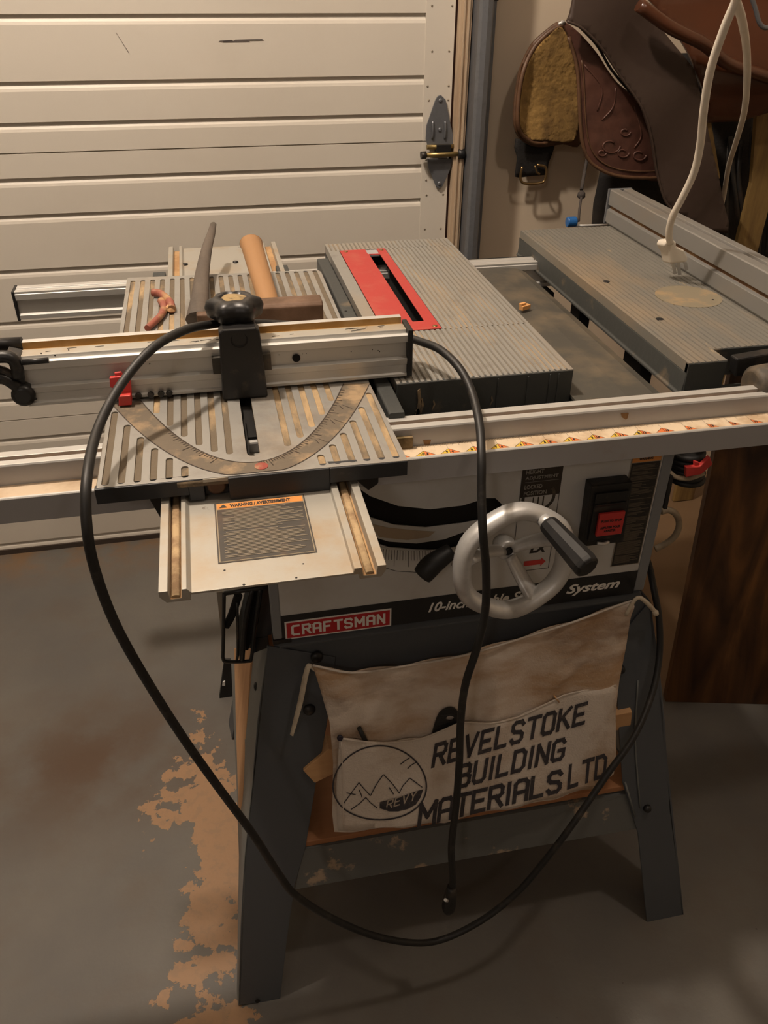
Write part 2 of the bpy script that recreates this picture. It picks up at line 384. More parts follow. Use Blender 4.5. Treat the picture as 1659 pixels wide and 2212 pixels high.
# block letters as strokes, unit cell width .7 high 1
LET = {
 'R': [[(0, 0), (0, 1), (.5, 1), (.62, .88), (.62, .62), (.5, .5), (0, .5)], [(.3, .5), (.64, 0)]],
 'E': [[(.6, 0), (0, 0), (0, 1), (.6, 1)], [(0, .5), (.48, .5)]], 'V': [[(0, 1), (.3, 0), (.62, 1)]],
 'L': [[(0, 1), (0, 0), (.56, 0)]], 'S': [[(.6, .85), (.48, 1), (.12, 1), (0, .86), (0, .66), (.12, .54), (.48, .46), (.6, .34), (.6, .14), (.48, 0), (.12, 0), (0, .15)]],
 'T': [[(0, 1), (.66, 1)], [(.33, 1), (.33, 0)]], 'O': [[(.12, 0), (0, .14), (0, .86), (.12, 1), (.5, 1), (.62, .86), (.62, .14), (.5, 0), (.12, 0)]],
 'K': [[(0, 0), (0, 1)], [(.6, 1), (.04, .48)], [(.2, .6), (.62, 0)]], 'B': [[(0, 0), (0, 1), (.46, 1), (.58, .9), (.58, .62), (.46, .52), (0, .52)], [(.46, .52), (.62, .4), (.62, .12), (.5, 0), (0, 0)]],
 'U': [[(0, 1), (0, .14), (.12, 0), (.5, 0), (.62, .14), (.62, 1)]], 'I': [[(.1, 0), (.1, 1)]], 'D': [[(0, 0), (0, 1), (.44, 1), (.62, .82), (.62, .18), (.44, 0), (0, 0)]],
 'N': [[(0, 0), (0, 1), (.6, 0), (.6, 1)]], 'G': [[(.6, .84), (.48, 1), (.12, 1), (0, .86), (0, .14), (.12, 0), (.5, 0), (.62, .14), (.62, .46), (.34, .46)]],
 'M': [[(0, 0), (0, 1), (.38, .35), (.76, 1), (.76, 0)]], 'A': [[(0, 0), (0, .86), (.14, 1), (.48, 1), (.62, .86), (.62, 0)], [(0, .42), (.62, .42)]],
 'Y': [[(0, 1), (.3, .5), (.6, 1)], [(.3, .5), (.3, 0)]], 'C': [[(.58, 1), (.12, 1), (0, .86), (0, .14), (.12, 0), (.58, 0)]],
 'F': [[(.56, 1), (0, 1), (0, 0)], [(0, .5), (.46, .5)]], '.': [[(0, 0), (0, .1)]], 'Z': [[(0, 1), (.58, 1), (0, 0), (.58, 0)]], ' ': []}
WID = {'I': .2, 'M': .76, '.': .06, ' ': .3}
def strokes(bm, text, f, th=.2, gap=.32, mi=0, sub=3, lift=(0, -4e-6, 0)):
    """f(s, t) gives the surface point for text coordinates (s in letter heights scaled 0..1, t 0..1)"""
    tot = sum(WID.get(c, .62)+gap for c in text)-gap; x = 0; cnt = 0; lift = Vector(lift)
    for c in text:
        for line in LET[c]:
            for (a, b) in zip(line[:-1], line[1:]):
                dx, dy = b[0]-a[0], b[1]-a[1]; l = math.hypot(dx, dy) or 1; nx, ny = -dy/l*th/2, dx/l*th/2; ex, ey = dx/l*th*.45, dy/l*th*.45
                A = (a[0]-ex, a[1]-ey); B = (b[0]+ex, b[1]+ey)
                for k in range(sub):
                    t0, t1 = k/sub, (k+1)/sub
                    p = [A[0]+(B[0]-A[0])*t0, A[1]+(B[1]-A[1])*t0]; q = [A[0]+(B[0]-A[0])*t1, A[1]+(B[1]-A[1])*t1]
                    pts = [(p[0]+nx, p[1]+ny), (p[0]-nx, p[1]-ny), (q[0]-nx, q[1]-ny), (q[0]+nx, q[1]+ny)]
                    cnt += 1; fc = bm.faces.new([bm.verts.new(Vector(f((x+u)/tot, v))+lift*cnt) for u, v in pts]); fc.material_index = mi
        x += WID.get(c, .62)+gap
    return bm
def struct(name, bm, mats, parent=None, bev=0):
    o = obj(name, bm, mats, parent, bev, origin=None if parent else (0, 0, 0))
    if not parent: o['kind'] = 'structure'
    return o
ZT = .833
# ================================================================== THE ROOM
bm = BM(); box(bm, -3.2, 2.3, -3.2, 1.16, -.05, 0); struct('floor', bm, floorm)
bm = BM(); box(bm, -3.2, 2.3, -3.2, 1.3, 2.6, 2.65); struct('ceiling', bm, ceilm)
bm = BM(); box(bm, .345, 2.3, 1.12, 1.2, 0, 2.6); box(bm, -3.2, .345, 1.12, 1.2, 2.25, 2.6); box(bm, -3.2, -2.2, 1.12, 1.2, 0, 2.25); struct('wall_back', bm, wallm)
bm = BM(); box(bm, 2.2, 2.3, -3.2, 1.12, 0, 2.6); struct('wall_right', bm, wallm)
bm = BM(); box(bm, -3.3, -3.2, -3.2, 1.2, 0, 2.6); struct('wall_left', bm, ceilm)
bm = BM(); box(bm, -3.2, 2.3, -3.3, -3.2, 0, 2.6); struct('wall_front', bm, ceilm)
# sectional door
bm = BM(); J = .897; SH = .545; prof = []
zs = []
for s in range(-2, 3):
    base = J+s*SH
    for off, kind in ((0, 'j'), (.048, 'g'), (.115, 'g'), (.219, 'g'), (.325, 'g'), (.43, 'g'), (.497, 'g')):
        z = base+off
        if .012 < z < 2.2: zs.append((z, kind))
zs.sort(reverse=True); Y0 = 1.087
prof = [(Y0, 2.25)]
for z, k in zs:
    if k == 'g': prof += [(Y0, z+.0045), (Y0+.006, z+.003), (Y0+.0055, z-.001), (Y0+.0015, z-.007), (Y0, z-.012)]
    else: prof += [(Y0, z+.0012), (Y0+.006, z+.0008), (Y0+.006, z-.0008), (Y0, z-.0012)]
prof += [(Y0, .012), (Y0+.045, .012), (Y0+.045, 2.25)]
profx(bm, prof, -2.2, .262)
door = struct('door_1', bm, doorm)
bm = BM()
zc = sorted([J+s*SH for s in range(-2, 3)]+[0.012, 2.25]); zc = [z for z in zc if 0 < z <= 2.25]
for a, b in zip(zc[:-1], zc[1:]): box(bm, .262, .319, Y0-.0012, Y0+.045, a+.0008, b-.0008)
obj('end_stile', bm, doorm, door)
bm = BM(); random.seed(7)
for s in range(-1, 3):
    for off in (.03, .075, .10, .16, .2, .235, .31, .345, .37, .44, .47, .51):
        for x in (.273+random.uniform(-.004, .004), .311+random.uniform(-.003, .003)):
            if random.random() < .8: lathe(bm, (x, Y0-.0012, J+s*SH+off), (0, -1, 0), [(0, .0022), (.0008, .0018), (.001, .0001)], 8)
obj('rivet_dimple', bm, mat('dimple_metal', (.3, .26, .2), .5, .3), door)
bm = BM(); box(bm, -2.2, .32, Y0-.004, Y0+.04, .0, .013); obj('bottom_seal', bm, doordark, door)
bm = BM()
for a, b, z in ((472, 505, 90), (505, 570, 88), (480, 540, 91)):
    p, q = at(a, z, y=Y0-.0006), at(b, z-1, y=Y0-.0006); prism3(bm, [p, q, q+Vector((-.004, 0, .0022)), p+Vector((.003, 0, .0016))], (0, -.0003, 0))
p = at(250, 70, y=Y0-.0006); prism3(bm, [p, p+Vector((.0006, 0, 0)), p+Vector((.018, 0, -.032)), p+Vector((.017, 0, -.032))], (0, -.0002, 0))
obj('pencil_scuff', bm, graffiti, door)
# hinge with roller
hg = [(952, 205), (962, 215), (972, 265), (980, 300), (984, 318), (925, 320), (919, 300), (921, 270), (940, 215), (945, 207)]
bm = BM(); prism3(bm, [at(x, y, y=Y0-.004) for x, y in hg], (0, -.003, 0)); hl = obj('hinge_leaf', bm, steel, door, .0006)
for x in (935, 962):
    b2 = BM(); p = at(x, 262, y=Y0-.008); q = at(x-1, 300, y=Y0-.008); tube(b2, [p, (p+q)/2+Vector((0, -.002, 0)), q], .0022, 8, 4); obj('pressed_rib', b2, steel, hl)
b2 = BM()
for x, y in ((951, 217), (950, 280), (949, 396)): lathe(b2, at(x, y, y=Y0-.0065), (0, -1, 0), [(0, .0042), (.002, .0038), (.003, .002)], 10)
obj('bolt_head', b2, steel, hl)
hg = [(922, 342), (978, 342), (972, 365), (955, 402), (948, 407), (941, 402), (925, 362)]
bm = BM(); prism3(bm, [at(x, y, y=Y0-.004) for x, y in hg], (0, -.003, 0)); obj('hinge_leaf', bm, steel, door, .0006)
bm = BM(); cyl(bm, at(910, 336, y=Y0-.018), at(1012, 331, y=Y0-.018), .0048, 14)
cyl(bm, at(922, 318, y=Y0-.012), at(985, 316, y=Y0-.012), .0045, 14); obj('roller_axle', bm, zinc, door)
bm = BM(); cyl(bm, at(909, 336, y=Y0-.018), at(920, 335, y=Y0-.018), .0075, 12); cyl(bm, at(988, 333, y=Y0-.018), at(1003, 332, y=Y0-.018), .0095, 16)
box(bm, .288, .318, Y0-.02, Y0-.003, .876, .892); obj('roller_bracket', bm, blacksat, door)
# jamb, seal, track
bm = BM(); box(bm, .3195, .325, Y0+.004, 1.12, 0, 2.25); struct('trim_1', bm, mat('door_gap_rubber', (.05, .018, .012), .8))
bm = BM(); profy(bm, [], 0, 0) if 0 else None
box(bm, .325, .347, 1.07, 1.12, 0, 2.3); box(bm, .330, .333, 1.066, 1.07, 0, 2.3); box(bm, .338, .342, 1.0665, 1.07, 0, 2.3); struct('trim_2', bm, jambm)
bm = BM(); tp = [(.3475, 1.075), (.3475, 1.03), (.352, 1.03)]
sec = [(.350, 1.085), (.350, 1.035), (.354, 1.028), (.364, 1.025), (.374, 1.028), (.378, 1.036), (.378, 1.085), (.375, 1.085), (.375, 1.038), (.372, 1.031), (.364, 1.0285), (.356, 1.031), (.353, 1.038), (.353, 1.085)]
prism3(bm, [(x+.0, y, .001) for x, y in sec], (0, 0, 2.1)); box(bm, .352, .40, 1.085, 1.088, .001, 2.1)
tr = thing('garage_door_track', 'vertical galvanised steel roller track beside the cream door', 'door track', (.365, 1.06, 0))
obj('track_channel', bm, steel, tr, .0008)
bm = BM(); box(bm, .378, .402, 1.084, 1.119, 1.14, 1.30); obj('wall_bracket', bm, blacksat, tr)
# ================================================================== DARK PLYWOOD SHEET
p0 = at(1437, 1516, z=0); p1 = at(1659, 1522, z=0); d = (p1-p0).normalized(); p2 = p0+d*.62
tp0 = at(1545, 975, plane=(p0, Vector((d.y, -d.x, .12)).normalized())); up = (tp0-p0).normalized()
bm = BM(); Lh = .80; n = Vector((-d.y, d.x, 0)); n = n if n.y > 0 else -n
prism3(bm, [p0, p2, p2+up*Lh, p0+up*Lh], n*.018)
tag(obj('plywood_sheet', bm, plym, None, .001), 'dark varnished plywood sheet standing on edge right of the saw stand', 'plywood sheet')
# ================================================================== TABLE SAW
saw = thing('table_saw', 'grey benchtop table saw with red blade insert on a splayed steel stand', 'table saw', (.08, .15, 0))
def ribs(x0, x1, pitch, gw, dep, zt, zb):
    P = [(x0, zb), (x0, zt)]; x = x0+pitch*.6
    while x+gw < x1-.002: P += [(x, zt), (x+.0004, zt-dep), (x+gw-.0004, zt-dep), (x+gw, zt)]; x += pitch
    return P+[(x1, zt), (x1, zb)]
gm = lambda dep, zt: (lambda c: 1 if abs(c.z-(zt-dep)) < 2e-4 else 0)
# main table: solid around the insert, ribbed right part
YF, YB = .1015, .6223; XL, XR = -.0076, .1894; SK = .024
bm = BM(); xi0, xi1, yi0, yi1 = .0085, .0805, .243, .583
rr = lambda a, b, zb=ZT-.012: ribs(a, b, .0066, .0028, .0009, ZT, zb)
profy(bm, rr(XL, XR), YF, yi0, gm(.0009, ZT)); profy(bm, rr(XL, XR), yi1, YB, gm(.0009, ZT))
profy(bm, [(XL, ZT-.012), (XL, ZT), (xi0, ZT), (xi0, ZT-.012)], yi0, yi1); profy(bm, rr(xi1, XR), yi0, yi1, gm(.0009, ZT))
mt = obj('main_table', bm, [cast, groove_fill], saw)
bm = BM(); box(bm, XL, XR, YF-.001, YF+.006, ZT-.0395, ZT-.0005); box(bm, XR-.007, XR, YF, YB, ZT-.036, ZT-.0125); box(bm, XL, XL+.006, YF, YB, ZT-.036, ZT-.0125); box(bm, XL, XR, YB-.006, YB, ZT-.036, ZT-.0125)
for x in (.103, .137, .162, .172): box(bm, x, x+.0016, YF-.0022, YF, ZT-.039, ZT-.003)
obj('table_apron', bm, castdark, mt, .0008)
bm = BM()
for k in range(9):
    x = .0+.003*k; 
for (x, w, z0, z1) in ((.0135, .0035, .795, .826), (.0120, .004, .794, .803), (.0175, .002, .797, .815), (.031, .001, .8, .812), (.096, .0012, .799, .81)):
    prism3(bm, [(x, YF-.0016, z0), (x+w, YF-.0016, z0), (x+w*.9+.003, YF-.0016, (z0+z1)/2), (x+w*.8+.001, YF-.0016, z1), (x+.001, YF-.0016, z1-.002), (x+.002, YF-.0016, (z0+z1)/2)], (0, -.0006, 0))
obj('rust_drip', bm, groove_dusty, mt)
# red insert with slot
slot = [(.0500, .2715), (.0645, .2715), (.0665, .553), (.0500, .556)]
b2 = plate2d([[(.0095, .244), (.0795, .244), (.0795, .582), (.0665, .582), (.0665, .557), (.0485, .557), (.0485, .582), (.0095, .582)], slot], ZT-.001, ZT+.0006)
ins = obj('blade_insert', b2, red, saw, .0003, label='red painted blade insert plate')
bm = BM()
for x, y in ((.018, .574), (.073, .574), (.073, .252)): lathe(bm, (x, y, ZT+.0006), (0, 0, 1), [(0, .003), (.0006, .0028), (.0008, .001)], 12)
obj('insert_screw', bm, zinc, ins)
bm = BM(); box(bm, .0485, .0665, .5585, .5825, ZT-.004, ZT-.001); obj('slot_latch', bm, alu_grey, ins)
bm = BM(); box(bm, .006, .083, .240, .586, ZT-.08, ZT-.078); box(bm, .0812, .083, .24, .586, ZT-.078, ZT-.0125); box(bm, .006, .0078, .24, .586, ZT-.078, ZT-.0125); box(bm, .0078, .0812, .5842, .586, ZT-.078, ZT-.0125); obj('dark_throat_liner', bm, void, saw)  # near-black liner added so the blade slot looks unlit inside
bm = BM(); n = 40; c = (.0560, .41, ZT-.172); pts = []
for k in range(n*3):
    a = 2*PI*k/(n*3); r = .127 if k % 3 == 0 else (.119 if k % 3 == 1 else .121); pts.append((c[0], c[1]+r*math.cos(a), c[2]+r*math.sin(a)))
prism3(bm, pts, (.0025, 0, 0)); obj('saw_blade', bm, bladem, saw)
# left guide bar below main table edge
bm = BM(); profy(bm, [(-.028, ZT-.03), (-.028, ZT-.006), (-.0265, ZT-.0045), (-.012, ZT-.0045), (-.0115, ZT-.012), (-.0095, ZT-.012), (-.0095, ZT-.03)], .045, .565)
gb = obj('guide_bar', bm, [castdark], saw, .0008); bm = BM(); lathe(bm, at(747, 672, z=ZT-.0045), (0, 0, 1), [(0, .0018), (.0003, .0017)], 10); obj('guide_screw', bm, void, gb)
bm = BM(); box(bm, -.027, -.009, .02, .105, ZT-.045, ZT-.02); obj('guide_block', bm, mat('brass_dust', (.12, .085, .03), .6, 0, (DUST, 30, .45, .6, .7)), gb)
# metal wing and cabinet
bm = BM(); wing = [(.1894, .803), (.25, .803), (.285, .800), (.30, .794), (.309, .784), (.313, .765), (.311, .765), (.306, .783), (.298, .791), (.285, .797), (.25, .80), (.1894, .80)]
profy(bm, wing, .073, .60); obj('side_wing', bm, mat('dusty_wing', (.075, .07, .058), .55, .1, ((.3, .22, .13), 10, .45, .75, .6), (80, .15)), saw, label='dark dusty metal wing beside the main table')
bm = BM(); box(bm, .1894, .292, .062, .075, .790, .806); box(bm, .19, .313, .066, .078, .803, .8075); obj('wing_lip', bm, groove_fill, saw, .0015)
# front panel with arched slot
YP = .05
pts = lambda L, y=YP: [(at(a, b, y=y).x, at(a, b, y=y).z) for a, b in L]
arch = pts([(765, 1048), (800, 1072), (860, 1093), (930, 1100), (1000, 1092), (1050, 1076), (1070, 1076), (1085, 1090), (1080, 1106), (1060, 1118), (1000, 1130), (920, 1140), (850, 1134), (800, 1118), (766, 1100)])
low = pts([(800, 1158), (840, 1170), (900, 1174), (960, 1165), (1000, 1150), (1020, 1160), (1000, 1178), (950, 1190), (900, 1188), (840, 1183), (806, 1172)])
mid = pts([(795, 1130), (840, 1140), (900, 1146), (940, 1148), (925, 1160), (880, 1166), (820, 1160)])
b2 = to_xz(plate2d([[(-.150, .5455), (.288, .5455), (.288, .7955), (-.150, .7955)], arch, low], 0, .002), YP+.002)
fp = obj('front_panel', b2, panelm, saw, label='light grey front panel with an arched tilt slot')
bm = BM(); box(bm, -.152, .29, YP+.004, YP+.03, .55, .79)
obj('panel_recess', bm, void, fp)
bm = BM(); prism3(bm, [(x, YP+.0035, z) for x, z in mid], (0, -.004, 0)); obj('slot_dust', bm, mat('dust_on_slot', (.45, .36, .26), .9), fp)
bm = BM(); cyl(bm, at(960, 1195, y=.048), at(915, 1237, y=.010), .0045, 12); obj('lock_lever', bm, blacksat, fp)
bm = BM(); tube(bm, [at(975, 1190, y=.012), at(935, 1218, y=.006), at(912, 1243, y=.004)], lambda t: .0085+.0035*math.sin(t*PI*.75), 14, 6); obj('lever_knob', bm, black, fp)
# cabinet corners, shell
bm = BM(); box(bm, -.1605, -.150, YP-.001, YP+.018, .5475, .7955); box(bm, .288, .3015, YP-.001, YP+.018, .549, .7955); cab = obj('cabinet_corner', bm, bluegrey, saw, .0015)
bm = BM(); box(bm, -.158, -.152, YP+.018, .36, .55, .79); box(bm, .292, .2995, YP+.018, .36, .55, .79); box(bm, -.152, .292, .35, .36, .55, .79); box(bm, -.158, .2995, YP+.018, .36, .545, .55)
obj('cabinet_shell', bm, bluegrey, saw, .001)
bm = BM(); box(bm, -.1615, -.140, YP-.002, YP+.02, .541, .5472); obj('corner_foot', bm, black, cab)
bm = BM(); zz = lambda x: .5455; prism3(bm, [(-.150, YP-.0002, .5455), (.288, YP-.0002, .5455), (.288, YP-.0002, .5815), (-.150, YP-.0002, .5815)], (0, -.0004, 0)); sp = obj('model_stripe', bm, stripe, fp)
# emblem CRAFTSMAN
e0 = at(613, 1347, y=YP); ex0, ex1, ez0, ez1 = -.1465, -.0215, .5460, .5725
bm = BM(); box(bm, ex0, ex1, YP-.0012, YP-.0006, ez0, ez1, 0); box(bm, ex0+.002, ex1-.002, YP-.0016, YP-.0012, ez0+.002, ez1-.002, 1)
strokes(bm, 'CRAFTSMAN', lambda s, t: (ex0+.0085+s*(ex1-ex0-.017), YP-.0018, ez0+.0068+t*(ez1-ez0-.0136)), .23, .36, 0, 1)
em = obj('maker_emblem', bm, [white, crimson], fp)
b2 = place(fit(txt('10-inch  Table Saw', .018, .0004, .32), h=.0142, w=.135), (.0235, YP-.0007, .5585), XF, ZU); obj('stripe_lettering', b2, white, sp)
b2 = place(fit(txt('System', .018, .0005, .32), h=.0180, w=.070), (.197, YP-.0007, .5545), XF, ZU); obj('stripe_lettering', b2, white, sp)
# height label
bm = BM(); lx0, lx1 = .122, .169
box(bm, lx0, lx1, YP-.0006, YP-.0002, .7075, .760, 0); box(bm, lx0, lx1, YP-.0004, YP-.0001, .603, .7075, 1)
for (a, b, c, d_) in ((lx0, lx0+.0006, .603, .7075), (lx1-.0006, lx1, .603, .7075), (lx0, lx1, .603, .6036)): box(bm, a, b, YP-.0007, YP-.0004, c, d_, 2)
lab = obj('height_label', bm, [brownlab, panelm, labelblack], fp)
bm = BM()
for i, s in enumerate(('HEIGHT', 'ADJUSTMENT', 'LOCKED', 'POSITION')):
    merge(bm, place(fit(txt(s, .01, .0001), h=.0052, w={6: .0205, 10: .038, 8: .0265}[len(s)]), (.1265, YP-.0009, .7375-i*.0082-(.003 if i > 1 else 0)), XF, ZU))
box(bm, .1265, .166, YP-.0009, YP-.0007, .7268, .7271)
obj('label_lettering', bm, offwhite, lab)
bm = BM()
for k in range(14):
    a0, a1 = PI*.95+k*PI*.09, PI*.95+(k+.95)*PI*.09; c = Vector((.1445, YP-.0009, .706))
    P = [c+Vector((math.cos(a)*r, 0, math.sin(a)*r)) for a, r in ((a0, .020), (a1, .020), (a1, .0165), (a0, .0165))]; prism3(bm, P, (0, .0003, 0))
for dx in (-.006, .0, .006): box(bm, .1445+dx-.0007, .1445+dx+.0007, YP-.0009, YP-.0006, .692, .7065)
obj('label_pictogram', bm, labeldark, lab)
bm = BM(); merge(bm, setmi(place(fit(txt('LX', .014, .0007, .25), h=.011, w=.022), (.142, YP-.0009, .6285), XF, ZU), 0))
prism3(bm, [(.137, YP-.0009, .6105), (.158, YP-.0009, .6105), (.158, YP-.0009, .608), (.164, YP-.0009, .614), (.158, YP-.0009, .620), (.158, YP-.0009, .6175), (.137, YP-.0009, .6175)], (0, .0003, 0), 1)
obj('label_arrow', bm, [labelblack, redpl], lab)
# tilt scale
bm = BM(); sp_ = pts([(812, 1180), (860, 1188), (905, 1190), (950, 1186), (985, 1196), (960, 1225), (900, 1236), (855, 1233), (818, 1222)])
prism3(bm, [(x, YP-.0001, z) for x, z in sp_], (0, -.0004, 0), 0)
for k in range(26):
    a, b = at(822+k*6, 1186+4*math.sin(k/25*PI), y=YP-.0007), at(820+k*6.2, (1222 if k % 5 == 0 else 1208)+3*math.sin(k/25*PI), y=YP-.0007)
    prism3(bm, [a, a+Vector((.0005, 0, 0)), b+Vector((.0005, 0, 0)), b], (0, .0002, 0), 1)
L_ = [at(x, y, y=YP-.0007) for x, y in ((818, 1222), (855, 1233), (900, 1236), (960, 1225))]
for a, b in zip(L_[:-1], L_[1:]): prism3(bm, [a, b, b+Vector((0, 0, -.0007)), a+Vector((0, 0, -.0007))], (0, .0002, 0), 1)
obj('tilt_scale', bm, [mat('scale_plate', (.64, .63, .6), .5), labelblack], fp)
# switch
sw = thing('dummy', '', '', (0, 0, 0)); bpy.data.objects.remove(sw)
bm = BM(); a = [at(1280, 1055, y=.032), at(1368, 1048, y=.032), at(1352, 1192, y=.032), at(1266, 1180, y=.032)]
prism3(bm, [(.1975, YP, .724), (.2465, YP, .724), (.2500, YP, .6415), (.2000, YP, .6415)], (0, -.018, 0)); swb = obj('power_switch', bm, black, saw, .002)
bm = BM(); prism3(bm, [(.203, .032, .697), (.2405, .032, .697), (.2405, .030, .702), (.203, .030, .702)], (0, -.003, 0)); prism3(bm, [(.203, .032, .715), (.243, .032, .715), (.243, .032, .6515), (.203, .032, .6515)], (0, -.003, 0)); pd = obj('switch_cover', bm, blacksat, swb, .001)
bm = BM(); prism3(bm, [(.2095, .029, .690), (.2405, .029, .690), (.2405, .029, .6595), (.2095, .029, .6595)], (0, -.004, 0)); rp = obj('stop_paddle', bm, redpl, swb, .0008, label='red stop paddle')
bm = BM()
for i, (s, w) in enumerate((('PUSH TO STOP', .0245), ('APPUYER POUR', .0245), ('ARRETER', .0145))):
    merge(bm, place(fit(txt(s, .005, .00012), h=.0031, w=w), (.225-w/2, .0248, (.6785, .6695, .6650)[i]), XF, ZU))
obj('paddle_lettering', bm, labelblack, rp)
bm = BM(); tube(bm, [(.214, .028, .648), (.221, .026, .6475), (.228, .028, .648)], .0022, 8, 4); obj('key_slot', bm, chrome, swb)
# right warning label
bm = BM(); lx0, lx1, lz0, lz1 = .2495, .2865, .5925, .7475
prism3(bm, [(lx0, YP-.0002, lz1), (lx1, YP-.0002, lz1), (lx1, YP-.0002, lz0), (lx0, YP-.0002, lz0)], (0, -.0004, 0), 0)
box(bm, lx0+.0012, lx1-.0012, YP-.0009, YP-.0006, lz0+.0012, lz1-.0105, 1); box(bm, lx0+.0012, lx1-.0012, YP-.0009, YP-.0006, lz1-.0095, lz1-.0012, 2)
random.seed(3); z = lz1-.014
while z > lz0+.004:
    if random.random() < .85: box(bm, lx0+.003, lx1-.003-random.random()**3*.02, YP-.0011, YP-.0009, z, z+.0006, 3)
    z -= .00145
merge(bm, setmi(place(fit(txt('WARNING', .004, .0001), h=.003, w=.017), (lx0+.009, YP-.0011, lz1-.0068), XF, ZU), 4))
obj('warning_label', bm, [mat('label_border', (.3, .26, .2), .6), labelblack, orange, mat('small_print', (.17, .14, .1), .8), labelblack], fp)
# handwheel
wc = Vector((.0915, -.028, .681)); ax = Vector((.06, -1, .10)).normalized(); hw_up = Vector((0, 0, 1)); A = (hw_up-ax*hw_up.dot(ax)).normalized(); B = ax.cross(A)
R0 = .0585
bm = BM(); ringp = [wc+(A*math.cos(t)+B*math.sin(t))*(R0*(1.0+.018*math.cos(6*t))) for t in [2*PI*k/72 for k in range(72)]]
n = 16; rings = []
for k, p in enumerate(ringp):
    rad = (p-wc).normalized(); rings.append([bm.verts.new(p+rad*math.cos(2*PI*j/n)*.0094+ax*math.sin(2*PI*j/n)*.0118) for j in range(n)])
for k in range(72):
    for j in range(n):
        f = bm.faces.new((rings[k][j], rings[k][(j+1) % n], rings[(k+1) % 72][(j+1) % n], rings[(k+1) % 72][j])); f.smooth = True
hwl = obj('handwheel', bm, chrome, saw, label='cast metal height adjustment handwheel')
hub = wc-ax*.030+Vector((.004, 0, -.002))
for ang in (.12*PI+PI*1.03, PI*.42, -PI*.38):
    bm = BM(); e = wc+(A*math.cos(ang)+B*math.sin(ang))*R0*.97
    e2 = hub+(e-hub)*.12
    tube(bm, [e2, e2+(e-e2)*.5-ax*.004, e], lambda t: .0085+.003*t, 12, 5, flat=.6); obj('spoke', bm, chrome, hwl)
bm = BM(); lathe(bm, hub-ax*.016, ax, [(0, .010), (.01, .0125), (.018, .0125), (.022, .0105), (.0225, .006), (.018, .0055)], 24); obj('hub', bm, chrome, hwl)
bm = BM(); lathe(bm, hub+ax*.0, ax, [(0, .0048), (.0065, .0045), (.007, .003)], 12); obj('hub_nut', bm, blacksat, hwl)
hb = at(1182, 1130, y=-.036); he = at(1272, 1228, y=-.098)
bm = BM(); dv = he-hb; lathe(bm, hb, dv, [(0, .009), (.004, .0105), (dv.length*.4, .0118), (dv.length*.9, .0135), (dv.length*.97, .0128), (dv.length, .010)], 10, False)
gr = obj('grip', bm, black, hwl, .001, label='black crank grip')
bm = BM(); cyl(bm, hb-dv.normalized()*.006, hb+dv.normalized()*.003, .008, 12); obj('grip_collar', bm, chrome, gr)
# front rail
FR0, FR1 = -.62, .84
bm = BM(); ZR = .80
prof = [(0, .7745), (0, .7995), (.0012, ZR+.0008), (.003, ZR+.0008), (.003, ZR), (.0243, ZR), (.0243, .8195), (.0252, .8212), (.0335, .8212), (.0335, .8180), (.0385, .8180), (.0385, .8222), (.0485, .8222), (.0485, .7745), (.0425, .7745), (.0425, .79), (.006, .79), (.006, .7745)]
def fmi(c):
    if abs(c.z-.8180) < 1e-4: return 1
    if abs(c.z-ZR) < 1e-4: return 2
    if abs(c.y-.0243) < 1e-4 or abs(c.y) < 1e-4: return 3
    return 0
profx(bm, prof, FR0, FR1, fmi)
fr = obj('front_rail', bm, [alu, brown_dirt, rail_gold, alu_grey], saw, .0003, label='extruded aluminium front rail with a printed scale')
bm = BM(); box(bm, -.035, FR1-.002, .0032, .0238, ZR+.0001, ZR+.0006, 0)
for k in range(-1, 32):
    x = k*.0254; y1, y0 = .0125, .0038; zt = ZR+.0008
    def tri(P, mi): f = bm.faces.new([bm.verts.new((a, b, zt)) for a, b in P]); f.material_index = mi
    if k <= 10: tri([(x, y1), (x-.0098, y0), (x, y0)], 2 if k == 10 else 1)
    tri([(x, y1), (x, y0), (x+.0098, y0)], 2)
    for (a, b, c, d_) in (((x, y1), (x-.0098, y0), 0, 0), ((x, y1), (x+.0098, y0), 0, 0), ((x, y1), (x, y0), 0, 0)):
        if k > 10 and b[0] < x: continue
        dx, dy = b[0]-a[0], b[1]-a[1]; l = math.hypot(dx, dy); nx, ny = -dy/l*.00025, dx/l*.00025
        f = bm.faces.new([bm.verts.new((p[0]+s*nx, p[1]+s*ny, zt+.0001)) for p, s in ((a, 1), (a, -1), (b, -1), (b, 1))]); f.material_index = 3
    for j in range(16):
        xx = x+j*.0254/16; ln = .0095 if j == 0 else (.006 if j == 8 else (.0045 if j % 4 == 0 else .0028))
        if xx > FR1-.01 or xx < -.03: continue
        f = bm.faces.new([bm.verts.new(p) for p in ((xx-.00014, .0236-ln, zt), (xx+.00014, .0236-ln, zt), (xx+.00014, .0236, zt), (xx-.00014, .0236, zt))]); f.material_index = 3
dg_ = BM()
for k in range(0, 20):
    if 0 <= k < 10: merge(dg_, place(fit(txt(str(10-k), .005, .0001), h=.0034, w=.0034 if k == 0 else .002), (k*.0254-.0042, .0044, ZR+.0012), XF, (0, 1, 0)))
    merge(dg_, place(fit(txt(str(3+k), .005, .0001), h=.0034, w=.002 if k < 7 else .0034), (k*.0254+.0015, .0044, ZR+.0012), XF, (0, 1, 0)))
merge(bm, setmi(dg_, 3)); tp = obj('measuring_tape', bm, [tape, yellow, orangered, darkink], fr)
bm = BM()
for px, py in ((1350, 899), (923, 957)): prism3(bm, [at(px-9, py-6, y=.0241), at(px+8, py-7, y=.0241), at(px+5, py+5, y=.0241), at(px+1, py+7, y=.0241), at(px-7, py+2, y=.0241)], (0, -.0003, 0))
obj('rail_stain', bm, brown_dirt, fr)
